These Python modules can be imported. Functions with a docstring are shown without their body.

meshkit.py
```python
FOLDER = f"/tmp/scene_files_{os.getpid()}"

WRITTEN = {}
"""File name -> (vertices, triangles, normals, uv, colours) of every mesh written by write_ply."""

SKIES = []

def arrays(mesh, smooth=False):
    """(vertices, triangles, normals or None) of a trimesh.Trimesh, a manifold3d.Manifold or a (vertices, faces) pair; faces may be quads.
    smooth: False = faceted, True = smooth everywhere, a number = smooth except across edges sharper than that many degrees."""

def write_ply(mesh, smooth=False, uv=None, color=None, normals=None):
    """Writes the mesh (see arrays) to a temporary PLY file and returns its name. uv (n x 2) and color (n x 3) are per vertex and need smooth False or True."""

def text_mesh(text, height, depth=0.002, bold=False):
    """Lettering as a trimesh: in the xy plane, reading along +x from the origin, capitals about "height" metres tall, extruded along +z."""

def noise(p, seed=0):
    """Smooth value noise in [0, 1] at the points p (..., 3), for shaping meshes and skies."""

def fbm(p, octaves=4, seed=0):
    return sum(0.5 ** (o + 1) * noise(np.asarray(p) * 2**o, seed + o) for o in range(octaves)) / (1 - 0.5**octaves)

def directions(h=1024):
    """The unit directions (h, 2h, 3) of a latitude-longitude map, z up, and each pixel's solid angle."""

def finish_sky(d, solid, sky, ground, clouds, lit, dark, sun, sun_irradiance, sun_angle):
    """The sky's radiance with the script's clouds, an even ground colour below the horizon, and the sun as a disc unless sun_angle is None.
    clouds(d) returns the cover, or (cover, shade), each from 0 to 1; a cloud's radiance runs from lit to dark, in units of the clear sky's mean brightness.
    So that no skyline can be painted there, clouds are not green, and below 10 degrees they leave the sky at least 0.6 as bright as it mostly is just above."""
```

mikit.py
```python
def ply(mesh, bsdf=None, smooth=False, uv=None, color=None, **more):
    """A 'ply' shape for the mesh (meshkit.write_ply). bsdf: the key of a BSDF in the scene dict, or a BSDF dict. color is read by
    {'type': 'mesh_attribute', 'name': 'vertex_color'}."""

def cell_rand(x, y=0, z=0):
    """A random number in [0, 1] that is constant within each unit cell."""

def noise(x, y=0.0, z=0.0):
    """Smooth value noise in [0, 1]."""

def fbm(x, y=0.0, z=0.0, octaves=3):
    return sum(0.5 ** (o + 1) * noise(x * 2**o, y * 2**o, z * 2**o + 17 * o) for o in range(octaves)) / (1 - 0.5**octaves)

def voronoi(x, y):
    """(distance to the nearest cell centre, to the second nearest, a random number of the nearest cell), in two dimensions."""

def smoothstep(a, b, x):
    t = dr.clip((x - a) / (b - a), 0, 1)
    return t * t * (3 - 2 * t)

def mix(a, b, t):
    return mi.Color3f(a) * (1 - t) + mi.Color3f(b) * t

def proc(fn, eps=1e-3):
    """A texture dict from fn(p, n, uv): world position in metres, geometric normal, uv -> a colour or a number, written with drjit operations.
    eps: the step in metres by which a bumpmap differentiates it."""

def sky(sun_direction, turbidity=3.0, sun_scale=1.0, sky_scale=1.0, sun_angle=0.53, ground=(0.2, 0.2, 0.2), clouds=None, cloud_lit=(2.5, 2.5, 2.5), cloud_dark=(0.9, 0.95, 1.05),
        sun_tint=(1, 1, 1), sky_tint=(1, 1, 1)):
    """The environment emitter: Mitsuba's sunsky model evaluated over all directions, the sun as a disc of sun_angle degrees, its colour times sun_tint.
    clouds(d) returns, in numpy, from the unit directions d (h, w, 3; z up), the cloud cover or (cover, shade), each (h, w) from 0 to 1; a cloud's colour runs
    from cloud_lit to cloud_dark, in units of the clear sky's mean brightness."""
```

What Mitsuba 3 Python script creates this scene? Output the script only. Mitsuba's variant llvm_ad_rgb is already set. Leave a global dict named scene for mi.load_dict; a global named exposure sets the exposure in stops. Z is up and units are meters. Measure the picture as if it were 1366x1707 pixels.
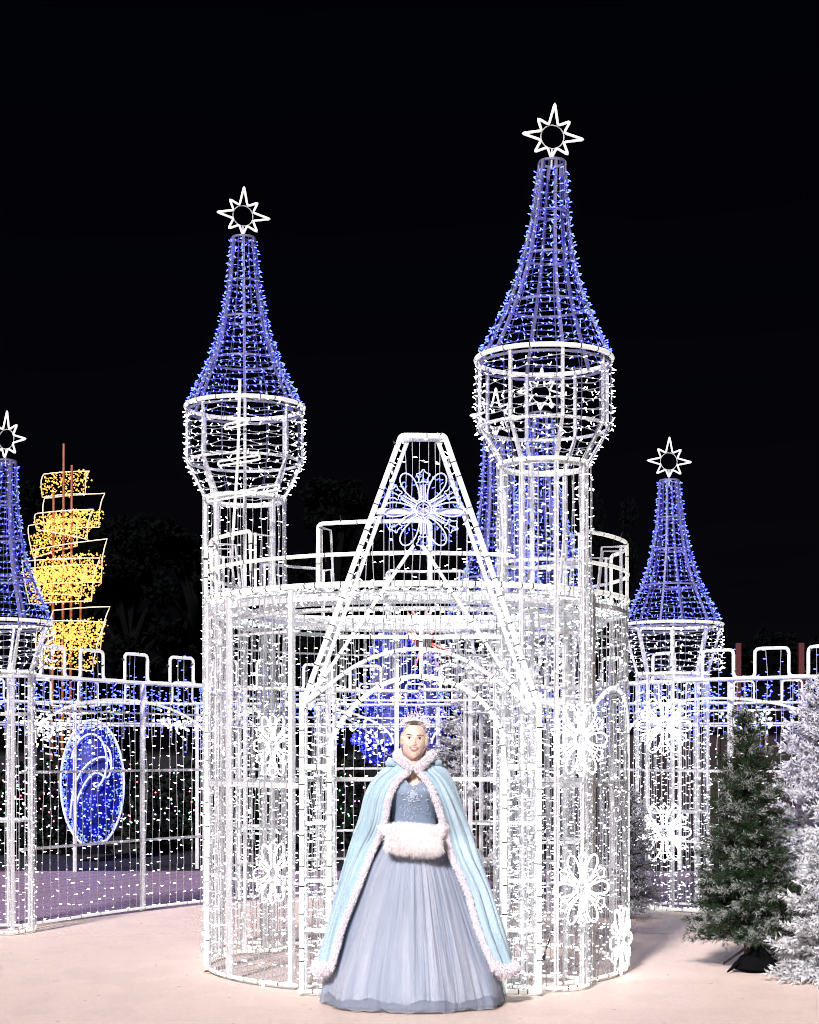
from scipy.interpolate import CubicSpline, PchipInterpolator
from scipy.spatial import cKDTree
import math, numpy as np, trimesh, manifold3d as m3, mitsuba as mi, mikit, meshkit
T = mi.ScalarTransform4f
PI = math.pi
scene, labels = {}, {}

# ---------------------------------------------------------------- camera, sky, exposure
scene['camera'] = {'type': 'perspective', 'fov': 2 * math.degrees(math.atan(683 / 2846)), 'fov_axis': 'x', 'near_clip': .05, 'far_clip': 3000.,
                   'to_world': T().look_at([0, 0, 1.52], [0, 10, 1.52], [0, 0, 1]), 'principal_point_offset_y': -(1255 - 853.5) / 1707}


def night_haze(d):
    e = np.arcsin(np.clip(d[..., 2], 0, 1))
    q = np.stack([d[..., 0] * 5, d[..., 1] * 5, d[..., 2] * 22], -1)
    return np.clip(np.exp(-e / .16) * (.25 + .9 * meshkit.fbm(q, 4, 3)) * .8, 0, 1)


scene['sky'] = mikit.sky([-.30, -.92, .68], clouds=night_haze, cloud_lit=(3.4, 2.5, 3.0), cloud_dark=(1., .8, 1.), turbidity=3, sun_scale=.27, sky_scale=.0012, sun_angle=6, sky_tint=(.70, .52, .80), sun_tint=(.88, 1.03, 1.52), ground=(.02, .02, .02))
exposure = 4.0
EX = 2.0 ** -exposure
F, H = 2846., 1.52


def at(px, py, d):
    """The point at distance d seen at this place of the 1366 x 1707 photograph (layout only)."""
    return np.array([(px - 683) * d / F, d, H + (1255 - py) * d / F])


# ---------------------------------------------------------------- materials
import drjit as dr


def dr_atan(p):
    return dr.atan2(p.x - .0255, 10.35 - p.y)


def abs_(x):
    return dr.abs(x)


def rgb(*c):
    return {'type': 'rgb', 'value': list(map(float, c))}


def bumped(key, fn, scale):
    scene[key] = {'type': 'twosided', 'b': {'type': 'bumpmap', 'tex': mikit.proc(fn, eps=.004), 'scale': scale, 'inner': scene[key]['b']}}


def principled(key, color, rough=.5, **k):
    scene[key] = {'type': 'twosided', 'b': {'type': 'principled', 'base_color': color if isinstance(color, dict) else rgb(*color), 'roughness': rough, **k}}


principled('metal_white', (.62, .62, .63), .35, specular=.6)
principled('steel', (.55, .55, .57), .35, metallic=.6)
principled('wire_white', (.40, .40, .41), .45)
principled('wire_dimmed_blue', (.10, .10, .20), .5)  # spire wires darkened and blued for weak front light and blue glow
principled('metal_dimmed_blue', (.17, .165, .24), .4)  # spire frame colour dimmed like fading front light, blue glow mixed in
principled('wire_dark', (.03, .03, .03), .5)
principled('orange_paint', (.36, .13, .06), .5)
principled('red_paint', (.07, .008, .008), .5)
principled('bulb', (.8, .8, .8), .2)
principled('bulb_blue', (.04, .05, .30), .25)
principled('bulb_gold', (.40, .22, .05), .25)
principled('rope_tube', (.50, .49, .46), .3)
fl = mikit.proc(lambda p, n, uv: mikit.mix((.575, .455, .39), (.625, .505, .435), mikit.fbm(p.x * 1.3, p.y * .5, 0, 4)) * (.95 + .05 * mikit.smoothstep(.30, .55, mikit.fbm(p.x * 4 + 9, p.y * 3, 3, 4))) * (.95 + .10 * mikit.noise(p.x * 70, p.y * 70, 1)) * dr.select(mikit.cell_rand(p.x * 45, p.y * 45, 4) < .0012, .6, 1.))
principled('painted_floor', fl, .55, specular=.35)
pk = mikit.proc(lambda p, n, uv: mikit.mix((.17, .115, .175), (.26, .185, .265), mikit.fbm((p.x * .9 + p.y * .5) * 3, (p.y * .9 - p.x * .5) * 40, 0, 3)))  # courtyard planks: light falloff and blue spill put into the colour
principled('plank_dimmed_lilac', pk, .55)
principled('plank_pale', mikit.proc(lambda p, n, uv: mikit.mix((.43, .345, .305), (.50, .41, .365), mikit.fbm((p.x * .9 + p.y * .5) * 3, (p.y * .9 - p.x * .5) * 40, 0, 3))), .55)
principled('asphalt_dimmed', mikit.proc(lambda p, n, uv: mi.Color3f(.006, .0055, .009) * (.6 + .8 * mikit.fbm(p.x * 3, p.y * 3, 0, 4))), .8)  # far ground coloured near black in place of light falling off
principled('vertex_paint', {'type': 'mesh_attribute', 'name': 'vertex_color'}, .75, specular=.2)
principled('bark', (.05, .035, .025), .8)
principled('bark_dimmed', (.003, .003, .003), .9, specular=.05)  # bark near black, standing in for key light fading with distance
scene['leaf_dimmed'] = {'type': 'twosided', 'b': {'type': 'diffuse', 'reflectance': rgb(.0030, .0036, .0038)}}  # leaf colour carries the night darkness that the key light would lift
principled('hedge_leaf', (.008, .012, .008), .8, specular=.1)  # near black leaves for the added hedge
scene['sandbag_cloth'] = {'type': 'twosided', 'b': {'type': 'diffuse', 'reflectance': rgb(.006, .006, .0065)}}
principled('red_wood_dimmed', mikit.proc(lambda p, n, uv: mi.Color3f(.013, .003, .004) * (.6 + .7 * mikit.fbm(p.x * 3, p.y, p.z * 12, 3))), .7)  # shed red darkened to offset the key light reaching it
scene['dark_roof'] = {'type': 'twosided', 'b': {'type': 'diffuse', 'reflectance': rgb(.005, .005, .006)}}  # near black so the key light barely shows on it
LW = np.array([.92, 1., 1.03])
LED_W, LED_B = LW * 5.5 * EX, np.array([.035, .055, 1.]) * 17 * EX
ROPE_W, ROPE_C = np.array([1., .98, .90]) * .62 * EX, np.array([.93, 1., 1.0]) * .72 * EX


# ---------------------------------------------------------------- mesh helpers
class MB:
    """Collects geometry into one mesh."""
    def __init__(s):
        s.V, s.F, s.n = [], [], 0

    def add(s, v, f):
        v, f = np.asarray(v, float), np.asarray(f, int)
        s.V.append(v); s.F.append(f + s.n); s.n += len(v)
        return s

    def tube(s, pts, r, n=6, closed=False, ref=None, cap=True, phase=0.):
        p = np.asarray(pts, float)
        r = np.broadcast_to(np.asarray(r, float), (len(p),))
        if closed:
            t = np.roll(p, -1, 0) - np.roll(p, 1, 0)
        else:
            t = np.gradient(p, axis=0)
        t /= np.linalg.norm(t, axis=1, keepdims=True) + 1e-12
        if ref is None:
            ax = np.abs(t).mean(0)
            ref = np.eye(3)[np.argmin(ax)]
        a = np.cross(t, np.asarray(ref, float)); a /= np.linalg.norm(a, axis=1, keepdims=True) + 1e-9
        b = np.cross(t, a)
        th = np.arange(n) * 2 * PI / n + phase
        v = p[:, None] + r[:, None, None] * (np.cos(th)[None, :, None] * a[:, None] + np.sin(th)[None, :, None] * b[:, None])
        m = len(p)
        i, j = np.meshgrid(np.arange(m if closed else m - 1), np.arange(n), indexing='ij')
        i2, j2 = (i + 1) % m, (j + 1) % n
        q = [i * n + j, i * n + j2, i2 * n + j2, i2 * n + j]
        f = np.concatenate([np.stack([q[0], q[1], q[2]], -1).reshape(-1, 3), np.stack([q[0], q[2], q[3]], -1).reshape(-1, 3)])
        if cap and not closed:
            k = np.arange(1, n - 1)
            f = np.concatenate([f, np.stack([0 * k, k + 1, k], 1), np.stack([0 * k, k, k + 1], 1) + (m - 1) * n])
        return s.add(v.reshape(-1, 3), f)

    def bar(s, p0, p1, w, ref=None):
        """A square tube."""
        p0, p1 = np.asarray(p0, float), np.asarray(p1, float)
        if ref is None:
            ref = (0, 1, 0) if abs((p1 - p0)[2]) > .5 * np.linalg.norm(p1 - p0) else (0, 0, 1)
        return s.tube([p0, p1], w * .7071, 4, ref=ref, phase=PI / 4)

    def box(s, c, size, rz=0.):
        b = trimesh.creation.box(size)
        v = np.asarray(b.vertices)
        cs, sn = math.cos(rz), math.sin(rz)
        v = np.stack([v[:, 0] * cs - v[:, 1] * sn, v[:, 0] * sn + v[:, 1] * cs, v[:, 2]], 1) + np.asarray(c)
        return s.add(v, b.faces)

    def leds(s, pos, d, L, r):
        pos, d = np.asarray(pos, float), np.asarray(d, float)
        d = d / (np.linalg.norm(d, axis=1, keepdims=True) + 1e-9)
        ref = np.where(np.abs(d[:, 2:3]) > .8, [[1., 0, 0]], [[0, 0, 1.]])
        a = np.cross(d, ref); a /= np.linalg.norm(a, axis=1, keepdims=True) + 1e-9
        b = np.cross(d, a)
        th = np.arange(4) * PI / 2
        ring = np.cos(th)[None, :, None] * a[:, None] + np.sin(th)[None, :, None] * b[:, None]
        L = np.broadcast_to(L, (len(pos),))[:, None]
        r0 = pos[:, None] + ring * r * .55
        r1 = pos[:, None] + (d * L * .75)[:, None] + ring * r
        tip = pos + d * L
        v = np.concatenate([r0, r1, tip[:, None]], 1)
        f = []
        for k in range(4):
            k2 = (k + 1) % 4
            f += [[k, k2, 4 + k2], [k, 4 + k2, 4 + k], [4 + k, 4 + k2, 8]]
        f += [[0, 2, 1], [0, 3, 2]]
        f = np.array(f)
        f = (f[None] + (np.arange(len(pos)) * 9)[:, None, None]).reshape(-1, 3)
        return s.add(v.reshape(-1, 3), f)

    def mesh(s):
        return np.concatenate(s.V), np.concatenate(s.F)


COUNT = {}


def numbered(key):
    i = COUNT.get(key, -1) + 1
    COUNT[key] = i
    return key if i == 0 else f'{key}_{i:03d}'


def put(name, mesh, bsdf, parent=None, emit=None, smooth=False, kind=None, color=None, uv=None, **lab):
    """One entry of the scene; a part when a parent is given."""
    key = numbered(f'{parent}__{name}' if parent else name)
    mesh = mesh.mesh() if isinstance(mesh, MB) else mesh
    more = {} if emit is None else {'emitter': {'type': 'area', 'radiance': rgb(*emit), 'sampling_weight': float(lab.pop('weight', 1.))}}
    scene[key] = mikit.ply(mesh, bsdf, smooth=smooth, color=color, uv=uv, **more)
    if kind:
        lab['kind'] = kind
    if lab:
        labels[key] = lab
    return key


def thing(name, label, category, group=None):
    key = numbered(name)
    labels[key] = {'label': label, 'category': category, **({'group': group} if group else {})}
    return key


def rounded(pts, r, k=4, closed=False):
    """The polyline with rounded corners."""
    p = [np.asarray(x, float) for x in pts]
    n, out = len(p), []
    for i in range(n):
        if not closed and i in (0, n - 1):
            out.append(p[i]); continue
        a, b, c = p[i - 1], p[i], p[(i + 1) % n]
        la, lc = np.linalg.norm(a - b), np.linalg.norm(c - b)
        q = min(r, la * .45, lc * .45)
        s0, s1 = b + (a - b) / la * q, b + (c - b) / lc * q
        for t in np.linspace(0, 1, k):
            out.append((1 - t) ** 2 * s0 + 2 * t * (1 - t) * b + t * t * s1)
    return np.array(out)


def resample(pts, step, closed=False):
    p = np.asarray(pts, float)
    if closed:
        p = np.vstack([p, p[:1]])
    d = np.r_[0, np.cumsum(np.linalg.norm(np.diff(p, axis=0), axis=1))]
    n = max(2, int(round(d[-1] / step)) + 1)
    s = np.linspace(0, d[-1], n)
    return np.stack([np.interp(s, d, p[:, k]) for k in range(3)], 1)


class Ties:
    """Black cable ties along ropes, gathered to one part."""
    def __init__(s):
        s.mb = MB()

    def along(s, pts, r, step, rng, closed=False):
        q = resample(pts, step, closed)
        for i in range(1, len(q) - 1):
            t = q[i + 1] - q[i - 1]
            t = t / (np.linalg.norm(t) + 1e-9)
            c = q[i] + t * rng.uniform(-.3, .3) * step
            w = t * .0032
            s.mb.tube([c - w, c + w], r * 1.14, 6)
            if rng.random() < .45:
                o = rng.normal(size=3); o -= t * (o @ t); o /= np.linalg.norm(o) + 1e-9
                s.mb.tube([c + o * r, c + o * (r + .03) + t * .01], .0016, 3)


def rope(parent, pts, r, emit, ties=None, step=.14, rng=None, closed=False, ref=None, name='rope_light', n=7, **lab):
    r = r * .94
    put(name, MB().tube(pts, r, n, closed=closed, ref=ref), 'rope_tube', parent, emit, smooth=60, **lab)
    if ties is not None:
        ties.along(pts, r, step, rng, closed)


def circle(cx, cy, z, R, a0=0., a1=2 * PI, n=64, closed=True):
    a = np.linspace(a0, a1, n, endpoint=not closed)
    return np.stack([cx + R * np.sin(a), cy - R * np.cos(a), np.full_like(a, z)], 1)


def wavy(p0, p1, rng, amp=.004, step=.22):
    p = resample([p0, p1], step)
    p[1:-1] += rng.normal(0, amp, (len(p) - 2, 3))
    return p


def hang_leds(pts, rng, gap, L, along=.25, side=None):
    """Positions and directions of the bulbs on one wire."""
    q = resample(pts, gap * rng.uniform(.93, 1.07))
    q = q + rng.normal(0, gap * .12, (len(q), 1)) * (np.asarray(pts[-1]) - pts[0]) / (np.linalg.norm(np.asarray(pts[-1]) - pts[0]) + 1e-9)
    n = len(q)
    a = rng.uniform(0, 2 * PI, n)
    d = np.stack([np.cos(a), np.sin(a), rng.normal(0, along, n)], 1)
    if side is not None:
        d = d * .6 + side * rng.choice([-1, 1], n)[:, None]
    return q, d


# ---------------------------------------------------------------- ground
put('ground', MB().box((0, 400, -.16), (1600, 1000, .1)), 'asphalt_dimmed', kind='structure', label='dark open ground behind the castle reaching to the horizon')
floor = thing('floor', 'beige painted stage floor in front of the castle', 'floor'); labels[floor] = {'kind': 'structure', 'label': 'beige painted stage floor in front of the castle'}
import shapely, shapely.ops
from shapely import affinity
WALL_XY = [(-9., 14.2), (-5., 14.2), (-3.6, 14.55), (-2.8, 15.95), (-2.1, 17.05), (-.76, 18.35), (.11, 18.65), (1.1, 18.35), (2.17, 16.95), (2.6, 16.3), (4., 15.1), (5.3, 14.3), (9., 13.2)]
front_zone = shapely.Polygon([(-9, 3), (9, 3)] + WALL_XY[::-1])
disc = shapely.Point(.052, 12.20).buffer(1.47, 40)
back_zone = shapely.Polygon(WALL_XY + [(9, 22), (-9, 22)]).buffer(-.004)
for g in shapely.ops.split(front_zone.difference(disc.buffer(.004)), shapely.LineString([(-10, 14.22), (-1.0, 14.30), (1.4, 14.34), (10, 14.44)])).geoms if hasattr(shapely, 'ops') else [front_zone.difference(disc.buffer(.004))]:
    m = trimesh.creation.extrude_polygon(g.buffer(-.011), .06, engine='earcut'); m.apply_translation([0, 0, -.06])
    put('panel', m, 'painted_floor', floor)
deck = numbered('deck'); labels[deck] = {'kind': 'structure', 'label': 'wooden plank deck under the castle and in the courtyard behind'}
rng = np.random.default_rng(5)
W, ANG = .16, math.radians(-28)
for zone, mat in ((disc, 'plank_pale'), (back_zone, 'plank_dimmed_lilac')):
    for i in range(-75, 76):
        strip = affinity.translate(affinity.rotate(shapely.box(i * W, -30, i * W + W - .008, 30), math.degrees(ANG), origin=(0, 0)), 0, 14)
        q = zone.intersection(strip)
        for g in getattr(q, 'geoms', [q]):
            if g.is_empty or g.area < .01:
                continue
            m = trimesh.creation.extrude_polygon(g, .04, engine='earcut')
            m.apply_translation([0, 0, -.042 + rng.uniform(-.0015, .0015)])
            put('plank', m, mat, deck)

# ---------------------------------------------------------------- rope-light motifs
def star_points(R, n8=True):
    """Outline of the eight-pointed finial in its own x-z plane: top and sides long, diagonals short."""
    tips = [1., .71, .95, .71, .66, .73, .93, .70]
    out = []
    for k in range(8):
        a = k * PI / 4 + .03
        out.append((R * tips[k] * math.sin(a), R * tips[k] * math.cos(a)))
        b = a + PI / 8
        out.append((R * .365 * math.sin(b), R * .365 * math.cos(b)))
    return out


def plane(c, rz, tilt=0.):
    """A function from (u, v) in an upright plane turned by rz about z (0 faces the camera) to the world."""
    c, cs, sn = np.asarray(c, float), math.cos(rz), math.sin(rz)
    ct, st = math.cos(tilt), math.sin(tilt)
    return lambda u, v, w=0.: c + np.array([(u * ct - v * st) * cs + w * sn, (u * ct - v * st) * sn - w * cs, u * st + v * ct])


def snowflake(c, R, rz, label, emit, w=.011, light=1., detail=True):
    k = thing('snowflake', label, 'snowflake light', 'rope light snowflakes on the castle')
    P = plane(c, rz)
    nrm = P(0, 0, 1.) - P(0, 0)
    kw = dict(ref=nrm, closed=True, weight=.4)
    rope(k, [P(.20 * R * math.cos(a), .20 * R * math.sin(a)) for a in np.linspace(0, 2 * PI, 20, endpoint=False)], w, emit, name='centre_ring', **kw)
    for i in range(6):
        a = i * PI / 3
        u, v = np.array([math.cos(a), math.sin(a)]), np.array([-math.sin(a), math.cos(a)])
        pts = []
        for t in np.linspace(0, 2 * PI, 22, endpoint=False):
            q = u * R * (.62 - .38 * math.cos(t)) + v * R * .145 * math.sin(t) * (1.15 - .35 * math.cos(t))
            pts.append(P(*q))
        rope(k, pts, w, emit, name='petal', **kw)
    for i in range(6):
        a = i * PI / 3 + PI / 6
        u, v = np.array([math.cos(a), math.sin(a)]), np.array([-math.sin(a), math.cos(a)])
        st = []
        for j in range(10):
            b = j * PI / 5
            rr = R * (.215 if j % 2 == 0 else .098)
            st.append(P(*(u * (R * .80 + rr * math.cos(b)) + v * rr * math.sin(b))))
        rope(k, rounded(st, .012, 2, True), w * .8, emit, name='star_tip', **kw)
        m = MB()
        for o in (-.05, .05):
            m.tube([P(*(u * R * .2 + v * R * o)), P(*(u * R * .60 + v * R * o))], w * .85, 6, ref=nrm)
        put('stem', m, 'bulb', k, emit, smooth=60, weight=.4)
    fr = MB().tube([P(.14 * R * math.cos(a), .14 * R * math.sin(a), -.012) for a in np.linspace(0, 2 * PI, 20, endpoint=False)], .004, 4, closed=True, ref=nrm)
    for i in range(3):
        a = i * PI / 3 + PI / 6
        fr.tube([P(-R * .95 * math.cos(a), -R * .95 * math.sin(a), -.014), P(R * .95 * math.cos(a), R * .95 * math.sin(a), -.014)], .004, 4, ref=nrm)
    put('frame', fr, 'metal_white', k)
    return k


# ---------------------------------------------------------------- spired towers
SPIRE = [(0, 1.), (.14, .80), (.28, .60), (.45, .425), (.70, .275), (1., .19)]


def spired_tower(cx, cy, Rb, zneck, zfl, zring, Rr, ztop, label, seed, lean=(0., 0.), starR=.22, star_rz=0., white_n=26, led_gap=.10, top_weight=1.):
    rng = np.random.default_rng(seed)
    k = thing('spired_tower', label, 'light tower', 'spired towers of the light castle')
    t = Ties()
    st = np.array(SPIRE)

    def R_at(z):
        if z <= zneck: return Rb
        if z <= zfl: return Rb + (Rr - Rb) * (z - zneck) / max(zfl - zneck, 1e-6)
        if z <= zring: return Rr
        return Rr * float(np.interp((z - zring) / (ztop - zring), st[:, 0], st[:, 1]))

    def pt(a, z, o=0.):
        q = max(0., (z - zring) / (ztop - zring))
        R = R_at(z) + o
        return np.array([cx + lean[0] * q + R * math.sin(a), cy + lean[1] * q - R * math.cos(a), z])

    a0 = rng.uniform(0, PI / 4)
    zb = [0.02, zneck] if zfl <= zneck else [0.02, zneck, zfl, zring]
    for i in range(8):
        a = a0 + i * PI / 4
        m = MB()
        zz = sorted(set(zb + [zring]))
        m.tube([pt(a, z) for z in zz], [.018 if z <= zneck else .013 for z in zz], 4, ref=(math.cos(a), math.sin(a), 0), phase=PI / 4)
        put('post', m, 'metal_white', k)
    for i in range(6):
        a = a0 + i * PI / 3
        put('spire_rib', MB().tube([pt(a, z) for z in np.linspace(zring, ztop, 12)], .013, 4, ref=(math.cos(a), math.sin(a), 0), phase=PI / 4), 'metal_dimmed_blue', k)
    for z in [.95, 1.85, zneck - .02, zfl] + ([2.75] if zneck > 3 else []):
        put('hoop', MB().tube(circle(cx, cy, z, R_at(z) - .012, n=40), .013, 4, closed=True, ref=(0, 0, 1), phase=PI / 4), 'metal_white', k)
    for q in (.0, .27, .52, .74, 1.):
        z = zring + q * (ztop - zring) - (.035 if q == 0 else 0)
        c = pt(0, z); R = R_at(z)
        put('hoop', MB().tube(circle(cx + lean[0] * q, cy + lean[1] * q, z, R, n=40), .010, 4, closed=True, ref=(0, 0, 1), phase=PI / 4), 'metal_dimmed_blue', k)
    rope(k, circle(cx, cy, zring, Rr + .012, n=48), .017, ROPE_W, t, .16, rng, True, (0, 0, 1), label='bright rope light ring round the foot of the spire')
    rope(k, circle(cx, cy, zneck, Rb + .012, n=48), .014, ROPE_W, t, .12, rng, True, (0, 0, 1))
    rope(k, circle(cx, cy, .03, Rb + .012, n=48), .013, ROPE_W, t, .12, rng, True, (0, 0, 1))
    P, D = [], []
    for i in range(white_n):
        a = i * 2 * PI / white_n + rng.normal(0, .03)
        w = wavy(pt(a, .04, .02), pt(a, zneck, .02), rng)
        put('light_string', MB().tube(w, .0028, 4), 'wire_white', k)
        p, d = hang_leds(w, rng, led_gap, .03, side=np.array([math.cos(a), math.sin(a), 0]))
        P.append(p); D.append(d)
    for i in range(16):      # the wires of bulb and spire run up and down
        a = i * PI / 8 + .1
        put('net_wire', MB().tube([pt(a, z, .01) for z in np.linspace(zneck, ztop, 16)], .0024, 4), 'wire_dimmed_blue', k)
    zs = list(np.arange(zneck + .05, zring - .02, .062))
    for z in zs:             # bulb: the strings go round
        ph = rng.uniform(0, 6)
        a = np.linspace(0, 2 * PI, 40, endpoint=False)
        w = np.array([pt(x, z + .012 * math.sin(5 * x + ph) + .006 * math.sin(16 * x), .012) for x in a])
        put('light_string', MB().tube(w, .0026, 4, closed=True, ref=(0, 0, 1)), 'wire_white', k)
        q = resample(w, .075, True)
        o = q - np.array([cx, cy, 0]); o[:, 2] = 0; o /= np.linalg.norm(o, axis=1, keepdims=True)
        P.append(q); D.append(o * rng.uniform(.2, 1.2, (len(q), 1)) + rng.normal(0, .6, q.shape))
    BP, BD = [], []
    zs = []
    z = zring + .04
    while z < ztop - .03:
        zs.append(z); z += .051
    for z in zs:
        ph = rng.uniform(0, 6)
        a = np.linspace(0, 2 * PI, 36, endpoint=False)
        w = np.array([pt(x, z + .010 * math.sin(4 * x + ph), .012) for x in a])
        put('light_string', MB().tube(w, .0024, 4, closed=True, ref=(0, 0, 1)), 'wire_dimmed_blue', k)
        q = resample(w, .052, True)
        o = q - np.array([cx, cy, 0]); o[:, 2] = 0; o /= np.linalg.norm(o, axis=1, keepdims=True)
        BP.append(q); BD.append(o * rng.uniform(.2, 1.2, (len(q), 1)) + rng.normal(0, .5, q.shape))
    put('white_bulbs', MB().leds(np.vstack(P), np.vstack(D), .030, .0038), 'bulb', k, LED_W, kind='stuff', label='small white light bulbs on the tower strings', weight=3.)
    put('blue_bulbs', MB().leds(np.vstack(BP), np.vstack(BD), .026, .0040), 'bulb_blue', k, LED_B, kind='stuff', label='small blue light bulbs on the spire strings', weight=2.)
    # the star
    c = np.array([cx + lean[0] * 1.05, cy + lean[1], ztop + starR * .78])
    Pl = plane(c, star_rz, -math.atan2(lean[0], ztop - zring) * .8)
    nrm = Pl(0, 0, 1.) - Pl(0, 0)
    rope(k, rounded([Pl(u, v) for u, v in star_points(starR)], .014, 3, True), .0092, ROPE_W * 1.25, None, closed=True, ref=nrm, name='star', label='eight pointed rope light star on the tip of the spire')
    fr = MB().tube([Pl(starR * .35 * math.cos(a), starR * .35 * math.sin(a), -.01) for a in np.linspace(0, 2 * PI, 24, endpoint=False)], .0035, 4, closed=True, ref=nrm)
    fr.tube([Pl(0, -starR * .35, -.01), Pl(0, -starR * .95, -.01)], .006, 5, ref=nrm)
    put('star_frame', fr, 'metal_white', k)
    if t.mb.n:
        put('cable_ties', t.mb, 'wire_dark', k, kind='stuff')
    return k


spired_tower(-1.265, 13.1, .30, 3.47, 3.75, 4.17, .44, 5.47, 'tall white light tower with blue spire, left of the gown wearer', 11, (-.01, 0), .225, .35)
spired_tower(.874, 11.10, .287, 3.39, 3.63, 4.075, .430, 5.36, 'tallest looking tower with blue spire, right of the gable', 12, (.055, 0), .218, .1, white_n=34, led_gap=.085)
spired_tower(-3.50, 14.45, .31, 2.2, 2.2, 2.62, .46, 3.99, 'low tower with blue spire cut by the left picture edge', 13, (.075, 0), .24, -.5, white_n=24)
spired_tower(2.55, 16.55, .335, 2.28, 2.28, 2.76, .47, 4.16, 'low tower with blue spire beside the green pine tree', 14, (-.03, 0), .24, .15, white_n=44, led_gap=.085)
spired_tower(.757, 13.95, .31, 2.1, 2.1, 2.52, .48, 4.08, 'blue spire behind the keep, just left of the tallest tower', 15, (-.05, 0), .24, .25, white_n=16, led_gap=.12)
spired_tower(1.18, 15.6, .33, 2.45, 2.45, 2.93, .52, 4.62, 'blue spire seen through the tallest tower', 16, (.02, 0), .24, .1, white_n=16, led_gap=.12)

# ---------------------------------------------------------------- the round keep
CX, CY, R = .052, 12.20, 1.485
ZT = 2.585
keep = thing('castle_keep', 'round open keep of white light strings with a lit battlement rail', 'light castle')
rng = np.random.default_rng(21)
kt = Ties()


def cyl(a, z, o=0.):
    return np.array([CX + (R + o) * math.sin(a), CY - (R + o) * math.cos(a), z])


def arc(a0, a1, z, o=0., n=24):
    return np.array([cyl(a, z, o) for a in np.linspace(a0, a1, n)])


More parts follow.
